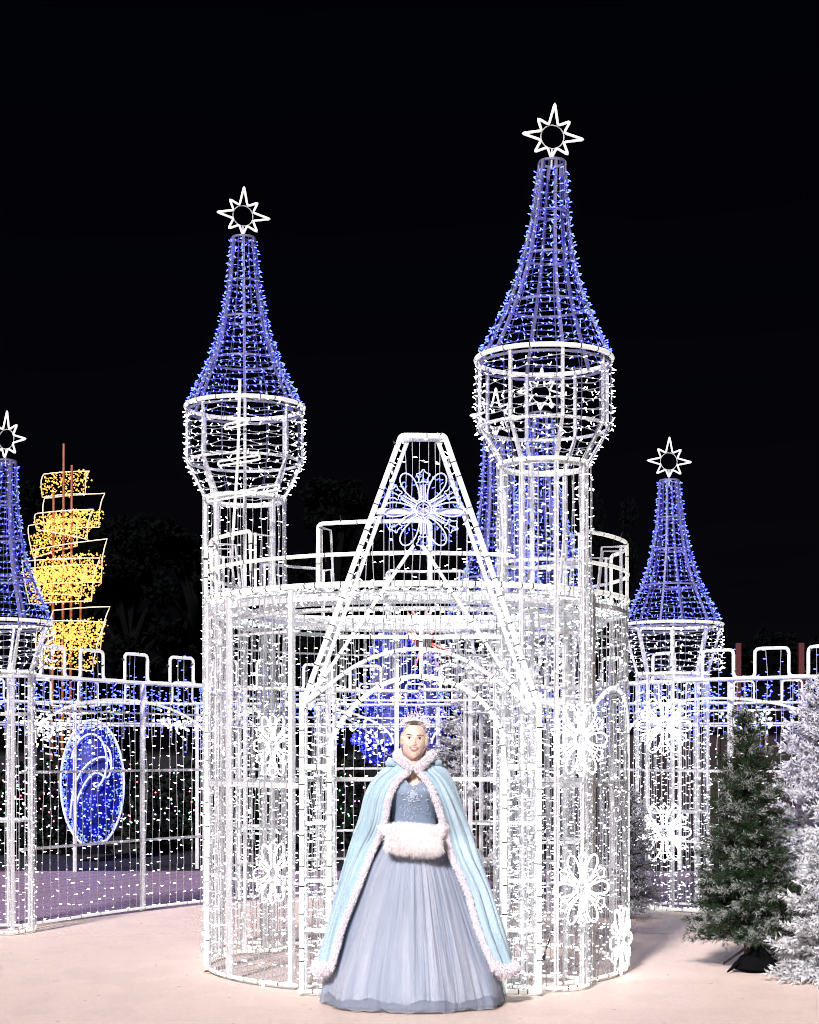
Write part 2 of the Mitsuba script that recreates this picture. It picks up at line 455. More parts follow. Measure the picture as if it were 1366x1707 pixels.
D2 = math.radians
GAP0, GAP1 = D2(-31), D2(33)        # the gate opening
for a in (-78, -58, -33, 51, 80, 104, 128, 152, 186, -152, -128, -104):
    put('post', MB().bar(cyl(D2(a), .02), cyl(D2(a), ZT), .034, ref=(math.sin(D2(a)), -math.cos(D2(a)), 0)), 'metal_white', keep)
for z, w in ((1.94, .016), (1.31, .034), (.68, .016), (2.30, .014)):
    put('hoop', MB().tube(arc(GAP1, 2 * PI + GAP0, z, -.012, 60), w * .7071, 4, ref=(0, 0, 1), phase=PI / 4), 'metal_white', keep)
for z, o in ((2.50, 0), (2.44, -.14), (2.50, -.3)):
    m = MB(); a = np.linspace(0, 2 * PI, 72, endpoint=False)
    put('hoop', MB().tube(circle(CX, CY, z, R - .01 + o, n=72), .02, 4, closed=True, ref=(0, 0, 1), phase=PI / 4), 'metal_white', keep)
# flat ring under the walkway
a = np.linspace(0, 2 * PI, 73)
for i in range(12):
    aa = np.linspace(i * PI / 6, (i + 1) * PI / 6 - .01, 7)
    poly = [(CX + (R - .03) * math.sin(x), CY - (R - .03) * math.cos(x)) for x in aa] + [(CX + (R - .27) * math.sin(x), CY - (R - .27) * math.cos(x)) for x in aa[::-1]]
    m = trimesh.creation.extrude_polygon(shapely.Polygon(poly), .012, engine='earcut'); m.apply_translation([0, 0, 2.535])
    put('walkway_plate', m, 'metal_white', keep)
rope(keep, circle(CX, CY, ZT, R + .012, n=96), .021, ROPE_W, kt, .13, rng, True, (0, 0, 1), weight=3., label='bright rope light ring along the top of the keep')
rope(keep, arc(GAP1, 2 * PI + GAP0, .03, .01, 80), .014, ROPE_W, kt, .17, rng, ref=(0, 0, 1))
ZR, ZM = 2.775, 2.975
rope(keep, arc(D2(-105), D2(23), ZR, .012, 40), .015, ROPE_W, kt, .3, rng, ref=(0, 0, 1), weight=2., name='rail')
rope(keep, arc(D2(47), D2(105), ZR, .012, 24), .015, ROPE_W, kt, .3, rng, ref=(0, 0, 1), name='rail')
put('back_rail', MB().tube(arc(D2(106), D2(254), ZR, .012, 40), .012, 6, ref=(0, 0, 1)), 'metal_white', keep, smooth=60)
for a0, a1 in ((-71, -47), (-25, 3), (47, 77), (88, 106), (-103, -82), (118, 142), (165, 189), (-150, -127)):
    a0, a1 = D2(a0), D2(a1)
    pts = [cyl(a0, ZT, .012), cyl(a0, ZM, .012)] + [cyl(x, ZM, .012) for x in np.linspace(a0, a1, 7)[1:-1]] + [cyl(a1, ZM, .012), cyl(a1, ZT, .012)]
    if abs((a0 + a1) / 2) < D2(100):
        rope(keep, rounded(pts, .035, 4), .015, ROPE_W, kt, .16, rng, name='merlon')
    else:
        put('merlon', MB().tube(rounded(pts, .035, 4), .012, 6), 'metal_white', keep, smooth=60, label='unlit merlon frame at the back of the keep')
    for x in (a0, a1):
        put('merlon_post', MB().bar(cyl(x, ZM - .01, -.03), cyl(x, ZT, -.03), .018), 'metal_white', keep)
        put('merlon_brace', MB().tube([cyl(x, ZM - .02, .0), cyl(x, ZM - .02, -.16), cyl(x, ZT, -.2)], .008, 4), 'metal_white', keep)
# side arch on the right
sa = [cyl(D2(46), .03, .014)] + [cyl(D2(46), z, .014) for z in (.6, 1.2)]
for t in np.linspace(0, PI, 15):
    sa.append(cyl(D2(63 - 17 * math.cos(t)), 1.50 + .46 * math.sin(t), .014))
sa += [cyl(D2(80), z, .014) for z in (1.2, .6, .03)]
rope(keep, resample(sa, .08), .016, ROPE_C, kt, .2, rng, name='side_arch')
for aa in (-78, -74.5):
    rope(keep, [cyl(D2(aa), .03, .02), cyl(D2(aa), 1.3 if aa < -75 else 2.0, .02)], .014, ROPE_C, kt, .2, rng)
P, D = [], []
for i in range(156):
    a = i * 2 * PI / 156 + rng.normal(0, .004)
    a = (a + PI) % (2 * PI) - PI
    if GAP0 < a < D2(48):      # the gate and the tower stand here
        continue
    lo = .04 if abs(abs(a) - PI) > D2(25) else 1.98      # the doorway at the back
    w = wavy(cyl(a, lo, .008), cyl(a + rng.normal(0, .006), 2.56, .008), rng, .005)
    put('light_string', MB().tube(w, .0030, 4), 'wire_white', keep)
    p, d = hang_leds(w, rng, .105, .03, side=np.array([math.cos(a), math.sin(a), 0]))
    P.append(p); D.append(d)
for i in range(70):      # the roof net
    a = rng.uniform(0, 2 * PI); b = a + rng.uniform(.5, 1.1)
    z = 2.56 + rng.uniform(-.06, .02)
    p0, p1 = cyl(a, z, -.02), cyl(b, z, -.02)
    w = wavy(p0, p1, rng, .012, .1)
    put('roof_string', MB().tube(w, .003, 4), 'wire_white', keep)
    p, d = hang_leds(w, rng, .05, .03, along=.6)
    P.append(p); D.append(d)
P, D = np.vstack(P), np.vstack(D)
put('white_bulbs', MB().leds(P, D, .032 * rng.uniform(.8, 1.15, len(P)), .0038), 'bulb', keep, LED_W, kind='stuff', label='small white light bulbs on the keep strings', weight=12.)
put('cable_ties', kt.mb, 'wire_dark', keep, kind='stuff')

# ---------------------------------------------------------------- the gabled gate arch
gate = thing('gate_arch', 'white light gate with a pointed gable in front of the keep', 'light arch')
rng = np.random.default_rng(31)
gt = Ties()
GY = 10.65


def gp(px, py, d=GY):
    return at(px, py, d)


OL, IL, IR, OR = -.674, -.501, .594, .812
LEGS = {OL: 1.80, IL: 1.46, IR: 1.46, OR: 1.80}
for x, zt in LEGS.items():
    rope(gate, [(x, GY, .02), (x, GY, zt)], .017, ROPE_C * 1.05, gt, .16, rng, ref=(0, 1, 0), weight=2.)
    put('post', MB().bar((x, GY + .045, .01), (x, GY + .045, zt + .1), .034), 'metal_white', gate)
    put('post', MB().bar((x, GY + .26, .01), (x, GY + .26, zt), .03), 'metal_white', gate)
for a, b in ((OL, IL), (IR, OR)):
    rope(gate, [(a + .02, GY, .03), (b - .02, GY, .03)], .014, ROPE_W, gt, .07, rng, ref=(0, 0, 1))
    for z, w in ((.41, .022), (.72, .024), (1.08, .022), (1.43, .040)):
        put('rung', MB().bar((a + .02, GY + .03, z), (b - .02, GY + .03, z), w), 'metal_white', gate)
        for q in (a, b):
            put('rung', MB().bar((q, GY + .06, z), (q, GY + .245, z), .018), 'metal_white', gate)
    rope(gate, [(a + .02, GY - .005, 1.43), (b - .02, GY - .005, 1.43)], .018, ROPE_W, gt, .06, rng, ref=(0, 0, 1))
ZG = 3.53
TL, TR = gp(669, 726), gp(741, 726)
SL, SR = np.array([OL, GY, 1.80]), np.array([OR, GY, 1.80])
rope(gate, rounded([SL, TL, TR, SR], .02, 4), .019, ROPE_C * 1.05, gt, .15, rng, ref=(0, 1, 0), name='gable_rope', weight=4., label='outer rope light outline of the gable')
for s, (A, B) in ((1, (SL, TL)), (-1, (SR, TR))):
    o = np.array([s * .045, .04, -.01])
    put('gable_rail', MB().bar(A + o, B + o, .026, ref=(0, 1, 0)), 'metal_white', gate)
put('gable_rail', MB().bar(TL + (0, .04, -.012), TR + (0, .04, -.012), .03), 'metal_white', gate)
AP = gp(697, 905)
for tip, foot in ((gp(690, 908), gp(513, 1168)), (gp(704, 908), gp(884, 1185))):
    rope(gate, [tip + (0, .02, 0), foot + (0, .02, 0)], .012, ROPE_C, gt, .18, rng, ref=(0, 1, 0), name='inner_rail')


def arch_curve(xs, ys, d):
    xx = np.linspace(xs[0], xs[-1], 40)
    c = np.interp(xx, xs, ys)
    for _ in range(6):
        c[1:-1] = (c[:-2] + 2 * c[1:-1] + c[2:]) / 4
    return np.array([gp(x, y, d) for x, y in zip(xx, c)])


rope(gate, arch_curve([508, 540, 587, 634, 666, 702, 741, 786, 837, 888], [1172, 1149, 1111, 1090, 1083, 1081, 1085, 1104, 1140, 1180], GY + .02), .013, ROPE_C, gt, .16, rng, ref=(0, 1, 0), name='outer_arch', weight=2.)
ia = np.vstack([[(IL, GY - .01, 1.40)], arch_curve([551, 563, 587, 612, 638, 669, 702, 746, 774, 800, 821, 838], [1238, 1207, 1180, 1157, 1140, 1130, 1126, 1135, 1147, 1163, 1186, 1222], GY - .01), [(IR, GY - .01, 1.40)]])
rope(gate, ia, .0165, ROPE_C * 1.05, gt, .13, rng, ref=(0, 1, 0), name='inner_arch', weight=2.)
for y, x0, x1, r in ((1062, 566, 836, .013), (1028, 580, 824, .011)):
    rope(gate, [gp(x0, y), gp(x1, y)], r, ROPE_C, gt, .2, rng, ref=(0, 0, 1), name='cross_rope')
rope(gate, [gp(702, 1030), gp(702, 1124)], .012, ROPE_C, gt, .16, rng, ref=(0, 1, 0), name='king_post')
put('cross_bar', MB().bar(gp(628, 851) + (0, .03, 0), gp(782, 851) + (0, .03, 0), .036), 'metal_white', gate, label='flat bar across the gable behind the blue snowflake')
P, D = [], []


def gable_top(x):
    if TL[0] <= x <= TR[0]: return TL[2]
    A, B = (SL, TL) if x < TL[0] else (SR, TR)
    return A[2] + (B[2] - A[2]) * (x - A[0]) / (B[0] - A[0])


ixs, izs = ia[:, 0], ia[:, 2]
for i, x in enumerate(np.arange(OL + .03, OR - .02, .047)):
    for dy in (.03, .16):
        xx = x + rng.normal(0, .006) + (0 if dy < .1 else .02)
        if IL < xx < IR:
            lo = float(np.interp(xx, ixs, izs))
        else:
            lo = .04
        hi = gable_top(xx) - .03
        if dy > .1 and hi > 2.6: hi = 2.6
        w = wavy((xx, GY + dy, lo), (xx + rng.normal(0, .01), GY + dy, hi), rng, .005)
        put('light_string', MB().tube(w, .0028, 4), 'wire_white', gate)
        p, d = hang_leds(w, rng, .135 if hi - lo > .8 and lo > 1 else .09, .03, side=np.array([1., 0, 0]))
        P.append(p); D.append(d)
for s, (A, B) in ((1, (SL, TL)), (-1, (SR, TR))):      # bulbs along the gable edges
    q = resample([A + (s * .03, .02, 0), B + (s * .03, .02, 0)], .05)
    P.append(q); D.append(rng.normal(0, .5, q.shape) + np.array([-s * .3, -.3, .1]))
for a, b in ((OL, IL), (IR, OR)):
    for x in (a, b):
        q = resample([(x, GY + .01, .05), (x, GY + .01, 1.45)], .05)
        P.append(q); D.append(rng.normal(0, .25, q.shape) + rng.choice([-1, 1], (len(q), 1)) * np.array([1., 0, 0]))
    for x in np.linspace(a + .02, b - .02, 5):
        w = wavy((x, GY + .24, .04), (x, GY + .24, 1.7), rng, .008)
        put('light_string', MB().tube(w, .0030, 4), 'wire_white', gate)
        p, d = hang_leds(w, rng, .07, .03, side=np.array([1., 0, 0]))
        P.append(p); D.append(d)
P, D = np.vstack(P), np.vstack(D)
c = gp(706, 849); q = P - c
near = (np.hypot(q[:, 0], q[:, 2]) < .27) & (P[:, 1] < GY + .1)
e = c + np.stack([rng.uniform(-.25, .25, 150), rng.uniform(.03, .06, 150), rng.uniform(-.25, .25, 150)], 1)  # extra bulbs put in for a blue glow behind the snowflake
e = e[(np.hypot(e[:, 0] - c[0], e[:, 2] - c[2]) < .25)]
put('blue_bulbs', MB().leds(np.vstack([P[near], e]), np.vstack([D[near], rng.normal(0, 1, e.shape)]), .028, .0036), 'bulb_blue', gate, LED_B * .8, kind='stuff', label='added blue light bulbs for a glow behind the gable snowflake')
P, D = P[~near], D[~near]
put('white_bulbs', MB().leds(P, D, .032 * rng.uniform(.8, 1.15, len(P)), .0038), 'bulb', gate, LED_W, kind='stuff', label='small white light bulbs on the gate strings', weight=8.)
put('cable_ties', gt.mb, 'wire_dark', gate, kind='stuff')

SNOW_B, SNOW_W = np.array([.34, .42, 1.05]) * 1.25 * EX, np.array([.96, 1., 1.02]) * 2.5 * EX
snowflake(gp(706, 849, GY - .03), .255, 0., 'blue white snowflake high in the gable', SNOW_B, .0050)
snowflake(at(455, 1243, 12.55), .24, 1.02, 'white snowflake above another, left of the gate', SNOW_W, .0068)
snowflake(at(455, 1455, 12.55), .24, 1.02, 'white snowflake low down, left of the gate', SNOW_W, .0068)
snowflake(at(969, 1232, 10.86), .245, .72, 'white snowflake right of the gate at head height', SNOW_W, .0068)
snowflake(at(972, 1482, 10.86), .245, .72, 'white snowflake right of the gate at knee height', SNOW_W, .0068)
snowflake(at(1036, 1568, 11.66), .245, 1.15, 'white snowflake at the lower right rim of the keep', SNOW_W, .0068)
snowflake(at(1108, 1210, 16.15), .285, .35, 'white snowflake high on the low tower by the pine', SNOW_W, .0085)
snowflake(at(1108, 1388, 16.15), .285, .35, 'white snowflake low on the low tower by the pine', SNOW_W, .0085)

# the figure of slanting loops that stands against the tall left tower
lad = thing('light_mast', 'rope light mast with three slanting loops on the tall left tower', 'light mast')
MY = 12.62
rope(lad, [at(400, 632, MY), at(397, 760, MY), at(388, 900, MY)], .012, ROPE_W, None, ref=(0, 1, 0), name='mast')
for (x0, y0), (x1, y1) in (((375, 712), (413, 702)), ((364, 773), (433, 762)), ((346, 833), (466, 811))):
    A, B = at(x0, y0, MY - .02), at(x1, y1, MY - .02)
    u = (B - A) / np.linalg.norm(B - A); h = np.array([0, .0, .017])
    rope(lad, rounded([A - h, B - h, B + h, A + h], .02, 4, True), .0085, ROPE_W, None, closed=True, ref=(0, 1, 0), name='loop')
put('stay', MB().tube([at(388, 900, MY), at(388, 1000, MY + .1)], .008, 5), 'metal_white', lad)

# power cables and dry leaves on the floor of the keep
for lab, pts in (('black power cable hanging in the left part of the keep', [(391, 1452, 12.9), (388, 1480, 12.8), (386, 1500, 12.75), (384, 1512, 12.75)]),
                 ('black power cable lying to the right of the gate post', [(929, 1538, 11.6), (921, 1556, 11.5), (914, 1574, 11.45), (908, 1590, 11.4)])):
    k = thing('power_cable', lab, 'cable', 'black power cables')
    q = np.array([at(*p) for p in pts])
    put('cord', MB().tube(resample(CubicSpline(np.arange(4), q)(np.linspace(0, 3, 16)), .02), .005, 5), 'wire_dark', k)
    put('plug', MB().tube([q[-1], q[-1] + (0, 0, -.045)], [.011, .016], 7), 'wire_dark', k)
principled('dry_leaf', (.22, .09, .03), .7)
for lab, (px, d) in (('dry brown leaf at the left foot of the keep', (345, 11.72)), ('dry brown leaf inside the keep near the right posts', (969, 11.75))):
    k = thing('leaf', lab, 'leaf')
    c = at(px, 1255, d); c[2] = .012
    put('blade', MB().add(c + np.array([[-.03, 0, 0], [-.008, -.02, .012], [.03, 0, .004], [-.004, .02, .016], [0, 0, .002]]), [[0, 1, 4], [1, 2, 4], [2, 3, 4], [3, 0, 4]]), 'dry_leaf', k)

# ---------------------------------------------------------------- courtyard walls


class Path:
    """A smooth ground line given by (photo x, distance)."""
    def __init__(s, pts):
        p = np.array([at(x, 1255, d)[:2] for x, d in pts])
        q = np.r_[0, np.cumsum(np.linalg.norm(np.diff(p, axis=0), axis=1))]
        c = CubicSpline(q, p)
        t = np.linspace(0, q[-1], 600)
        xy = c(t)
        s.xy = xy
        s.s = np.r_[0, np.cumsum(np.linalg.norm(np.diff(xy, axis=0), axis=1))]
        s.px = 683 + F * xy[:, 0] / xy[:, 1]
        s.len = s.s[-1]

    def __call__(s, q, z, o=0.):
        x, y = np.interp(q, s.s, s.xy[:, 0]), np.interp(q, s.s, s.xy[:, 1])
        if o:
            e = .02
            t = np.array([np.interp(q + e, s.s, s.xy[:, 0]) - np.interp(q - e, s.s, s.xy[:, 0]), np.interp(q + e, s.s, s.xy[:, 1]) - np.interp(q - e, s.s, s.xy[:, 1])])
            t /= np.linalg.norm(t) + 1e-9
            x, y = x + o * t[1], y - o * t[0]
        return np.array([x, y, z])

    def of(s, px):
        return float(np.interp(px, s.px, s.s))


def courtyard_wall(path, label, seed, ztop, merlons, mw, mh, posts, arches, z_rails=(1.35, .68), dx=.12, gap=.105, full=True, rope_r=.017):
    rng = np.random.default_rng(seed)
    k = thing('courtyard_wall', label, 'light fence', 'battlemented light fences of the courtyard')
    t = Ties()
    L = path.len
    n = int(L / .12)
    pts, marks = [], sorted(merlons)
    q = 0.
    for c in marks:
        if c - mw / 2 < .05 or c + mw / 2 > L - .02: continue
        pts += [path(x, ztop) for x in np.arange(q, c - mw / 2 - .03, .15)]
        pts += [path(c - mw / 2, ztop), path(c - mw / 2, ztop + mh), path(c + mw / 2, ztop + mh), path(c + mw / 2, ztop)]
        q = c + mw / 2 + .12
    pts += [path(x, ztop) for x in np.arange(q, L, .15)]
    rope(k, rounded(pts, .05, 4), rope_r, ROPE_W * np.array([.97, .98, 1.08]), t if full else None, .22, rng, name='battlement_rope', weight=3., label='rope light running up and over every merlon of the wall')
    rope(k, [path(x, ztop - .005, .02) for x in np.linspace(0, L, n)], rope_r * .85, ROPE_W, None, name='top_rope', weight=2.)
    m = MB()
    for x in posts:
        put('post', MB().bar(path(x, 0, -.03), path(x, ztop, -.03), .045), 'metal_white', k)
    for z in (*z_rails, ztop - .30, ztop - .02):
        put('rail', MB().tube([path(x, z, -.03) for x in np.linspace(0, L, n)], .017 if z in z_rails else .012, 4, ref=(0, 0, 1), phase=PI / 4), 'metal_white', k)
    if full:
        rope(k, [path(x, .03) for x in np.linspace(0, L, n)], .015, ROPE_W, t, .3, rng, name='base_rope', weight=2.)
    for x0, x1, zf, zp in arches:
        aa = np.linspace(0, PI, 26)
        c, h = (x0 + x1) / 2, (x1 - x0) / 2
        rope(k, [path(c - h * math.cos(a), zf + (zp - zf) * math.sin(a), .03) for a in aa if 0 < c - h * math.cos(a) < L], .013, ROPE_W, t, .3, rng, name='arch_rope')
    P, D, BP, BD = [], [], [], []
    for x in np.arange(.05, L, dx):
        x = x + rng.normal(0, .012)
        nm = min((abs(x - c) for c in marks), default=9)
        hi = ztop + (mh if nm < mw / 2 else 0)
        lo = .05 if full else ztop - .55 * rng.uniform(.6, 1.2)
        w = wavy(path(x, lo), path(x + rng.normal(0, .012), hi), rng, .006)
        put('light_string', MB().tube(w, .0034, 4), 'wire_white', k)
        tt = path(x + .05, 0) - path(x - .05, 0); tt /= np.linalg.norm(tt)
        p, d = hang_leds(w, rng, gap, .03, side=tt)
        blue = (p[:, 2] > ztop - .28) if full else (p[:, 2] > 0)
        blue &= rng.random(len(p)) < .8
        P.append(p[~blue]); D.append(d[~blue]); BP.append(p[blue]); BD.append(d[blue])
        if full:      # blue icicles behind the battlement
            for _ in range(2):
                z0 = ztop - rng.uniform(.02, .1); nn = rng.integers(4, 9)
                zz = z0 - np.arange(nn) * .045
                y = rng.uniform(.04, .3)
                BP.append(np.array([path(x + rng.uniform(-.05, .05), z, -y) for z in zz])); BD.append(rng.normal(0, 1, (nn, 3)) * (1, 1, .3))
    if P and sum(map(len, P)):
        put('white_bulbs', MB().leds(np.vstack(P), np.vstack(D), .036, .0046), 'bulb', k, LED_W, kind='stuff', label='small white light bulbs on the wall strings', weight=4.)
    put('blue_bulbs', MB().leds(np.vstack(BP), np.vstack(BD), .034, .0055), 'bulb_blue', k, LED_B * .9, kind='stuff', label='small blue light bulbs under the battlement', weight=3.)
    if t.mb.n:
        put('cable_ties', t.mb, 'wire_dark', k, kind='stuff')


pa = Path([(38, 14.75), (190, 16.0), (330, 17.1), (565, 18.4), (697, 18.65)])
courtyard_wall(pa, 'white light fence with merlons, curving from the low tower on the left', 41, 2.20, [pa.of(x) for x in (88, 153, 227, 303, 375, 450, 530, 610)], .35, .262,
               [pa.of(x) for x in (242, 400, 560)], [(pa.of(54), pa.of(343), 1.62, 2.02), (pa.of(360), pa.of(655), 1.62, 2.02)])
pb = Path([(703, 18.65), (850, 18.4), (1045, 17.0), (1130, 16.25), (1200, 15.9), (1400, 15.2), (1520, 14.6)])
courtyard_wall(pb, 'white light fence with merlons, running behind the pine on the right', 42, 2.215, [pb.of(x) for x in (760, 840, 930, 1020, 1106, 1197, 1287, 1377, 1460)], .33, .262,
               [pb.of(x) for x in (850, 1000, 1215, 1440)], [(pb.of(720), pb.of(1000), 1.62, 2.02), (pb.of(1043), pb.of(1412), 1.55, 2.03)])
pf = Path([(-120, 20.5), (60, 21.5), (300, 22.3), (700, 22.8), (1100, 22.3), (1480, 21)])
courtyard_wall(pf, 'far battlement line with blue icicle lights behind the courtyard', 43, 2.17, list(np.arange(.3, pf.len, .62)), .26, .27,
               list(np.arange(.4, pf.len, 1.6)), [], z_rails=(1.9,), dx=.10, gap=.07, full=False, rope_r=.014)


def beads(mb, pos, r):
    o = np.array([[1, 0, 0], [-1, 0, 0], [0, 1, 0], [0, -1, 0], [0, 0, 1], [0, 0, -1.]])
    f = np.array([[0, 2, 4], [2, 1, 4], [1, 3, 4], [3, 0, 4], [2, 0, 5], [1, 2, 5], [3, 1, 5], [0, 3, 5]])
    pos = np.asarray(pos, float)
    r = np.broadcast_to(r, (len(pos),))
    v = pos[:, None] + o[None] * r[:, None, None]
    return mb.add(v.reshape(-1, 3), (f[None] + (np.arange(len(pos)) * 6)[:, None, None]).reshape(-1, 3))


def balls(mb, pos, r):
    s = trimesh.creation.icosphere(1, 1.)
    pos = np.asarray(pos, float)
    v = pos[:, None] + np.asarray(s.vertices)[None] * r
    n = len(s.vertices)
    return mb.add(v.reshape(-1, 3), (np.asarray(s.faces)[None] + (np.arange(len(pos)) * n)[:, None, None]).reshape(-1, 3))


def garland(pts, d, label, seed, n=60, spread=.09, r=.0145):
    rng = np.random.default_rng(seed)
    k = thing('bulb_garland', label, 'light garland', 'garlands of round white bulbs')
    p = np.array([at(x, y, d) for x, y in pts])
    put('cord', MB().tube(resample(p, .05), .008, 5), 'wire_white', k)
    q = resample(p, .004)
    c = q[rng.integers(0, len(q), n)] + rng.normal(0, spread, (n, 3)) * (1, .5, .8)
    put('bulbs', balls(MB(), c, r), 'bulb', k, np.array([.85, .97, 1.0]) * 2.4 * EX, smooth=True, kind='stuff', label='round cool white bulbs of the garland')


garland([(50, 1206), (75, 1222), (100, 1206), (128, 1220)], 19.5, 'tangle of round white bulbs under the left fence arch', 51, 90)
garland([(272, 1198), (300, 1214), (338, 1200)], 19.5, 'cluster of round white bulbs at the right foot of the fence arch', 52, 60, .07)
garland([(560, 1188), (592, 1206), (618, 1222), (634, 1240), (648, 1260), (662, 1252)], 19.6, 'drooping round white bulbs left of the tiara', 53, 90, .12)
garland([(1212, 1192), (1240, 1204), (1268, 1192), (1290, 1205)], 17.5, 'round white bulbs hanging behind the tip of the pine', 54, 60, .06)

# ---------------------------------------------------------------- lit figures behind
GOLD = np.array([1., .49, .10]) * 2.0 * EX
ship = thing('light_ship', 'golden light sailing ship with stacked sails and orange masts', 'light ship')
rng = np.random.default_rng(61)
SD = 34.
Zs = lambda zx, zy, d: at(zx / 3.712, 670 + zy / 3.712, d)
SAILS = [((272, 446), (555, 428), (530, 565), (262, 590), .0), ((276, 596), (650, 565), (612, 775), (278, 792), .55), ((226, 690), (580, 664), (540, 850), (226, 790), .3),
         ((176, 765), (492, 722), (480, 890), (208, 965), .3), ((226, 912), (664, 847), (628, 1115), (232, 1130), .35), ((140, 985), (620, 965), (567, 1232), (185, 1252), .2),
         ((180, 1030), (548, 1005), (505, 1200), (250, 1190), .1), ((330, 1290), (682, 1266), (622, 1530), (300, 1540), .35), ((240, 1355), (655, 1362), (572, 1665), (230, 1640), .1)]
for i, (a, b, c, d_, top) in enumerate(SAILS):
    dd = SD - .22 * (i % 3) - .1 * i
    A, B, C, E_ = (Zs(*q, dd) for q in (a, b, c, d_))
    bulge = np.array([0, -.18, .05])
    pts = []
    for P0, P1, w in ((A, B, .4), (B, C, 1.), (C, E_, .4), (E_, A, 1.)):
        tt = np.linspace(0, 1, 8)[:-1]
        pts += [P0 + (P1 - P0) * x + bulge * w * math.sin(PI * x) * (.5 if w < 1 else 1) for x in tt]
    rope(ship, np.array(pts), .013, np.array([1., .74, .34]) * .7 * EX, None, closed=True, ref=(0, 1, 0), name='sail_frame')
    n = int(560 * np.linalg.norm(B - A) * np.linalg.norm(A - E_))
    u, v = rng.random(n), top + (1 - top) * rng.random(n)
    p = (A[None] * ((1 - u) * (1 - v))[:, None] + B[None] * (u * (1 - v))[:, None] + C[None] * (u * v)[:, None] + E_[None] * ((1 - u) * v)[:, None])
    p += bulge[None] * (np.sin(PI * v) * np.sin(PI * u))[:, None] + rng.normal(0, .03, p.shape)
    put('sail_lights', beads(MB(), p, .0165 * rng.uniform(.7, 1.3, n)), 'bulb_gold', ship, GOLD, kind='stuff', label='golden light dots filling the sail', weight=.7)
for zx, zt in ((395, 258), (445, 390), (332, 556), (500, 1230)):
    A = Zs(zx, zt, SD - .5); B = np.array([Zs(zx - 12, 1700, SD - .5)[0], SD - .5, 0.1])
    put('mast', MB().tube([B, A], [.034, .024], 8, ref=(0, 1, 0)), 'orange_paint', ship, smooth=60)
hull = []
for i, y in enumerate(np.linspace(1172, 1256, 8)):
    x0, x1 = 55 + 3 * i, 196 - 3 * i
    p = [at(x, y + 6 * math.sin(PI * (x - x0) / (x1 - x0)) , SD - 1.2 + .5 * abs((x - 125) / 70)) for x in np.linspace(x0, x1, 14)]
    rope(ship, np.array(p), .018, np.array([1., .86, .66]) * .8 * EX, None, ref=(0, 0, 1), name='hull_rope')
m = MB()
for x in np.linspace(62, 190, 7):
    m.bar(at(x, 1172, SD - 1.1), at(125 + (x - 125) * .55, 1262, SD - 1.1), .03)
m.box((at(125, 1262, SD - 1.0)[0], SD - 1., .7), (1.0, .8, 1.4))
put('hull_frame', m, 'dark_roof', ship)

egg = thing('light_ornament', 'tall blue light ornament with white swirl standing left behind the fence', 'light ornament')
rng = np.random.default_rng(62)
EC, ED = at(155, 1306, 25.8), 25.8
ea, eh = .46, .93
nn = 1100
d = rng.normal(size=(nn, 3)); d /= np.linalg.norm(d, axis=1, keepdims=True)
put('blue_bulbs', beads(MB(), EC + d * (ea, ea, eh), .0125), 'bulb_blue', egg, LED_B * .8, kind='stuff', label='blue light dots covering the ornament')
sh = trimesh.creation.icosphere(3, 1.); sh.vertices *= (ea * .9, ea * .9, eh * .9); sh.apply_translation(EC)
principled('blue_mesh', (.006, .010, .13), .6)
put('shell', sh, 'blue_mesh', egg, smooth=True)
th = np.linspace(0, 2 * PI, 40, endpoint=False)
PB = np.array([.45, .52, 1.]) * 1.0 * EX
rope(egg, [EC + (1.04 * ea * math.cos(a), -.05, 1.03 * eh * math.sin(a)) for a in th], .019, PB, None, closed=True, ref=(0, 1, 0), name='outline_rope')


def egg_front(u, v):
    return EC + (ea * u, -ea * 1.02 * math.sqrt(max(0, 1 - u * u - v * v)) - .02, eh * v)


for pts in (((-.62, -.55), (-.45, -.1), (-.15, .22), (.35, .42), (.72, .3)), ((-.5, -.75), (-.38, -.35), (-.1, -.02), (.3, .18), (.62, .1), (.72, .35), (.5, .62)), ((-.55, .4), (-.3, .7), (.1, .8), (.45, .65), (.6, .3), (.42, .0), (.2, .02))):
    q = CubicSpline(np.arange(len(pts)), np.array(pts))(np.linspace(0, len(pts) - 1, 26))
    rope(egg, [egg_front(*x) for x in q], .017, PB, None, name='swirl_rope')
put('stand', MB().tube([EC - (0, 0, eh * .95), (EC[0], EC[1], .0)], [.12, .3], 10), 'dark_roof', egg)


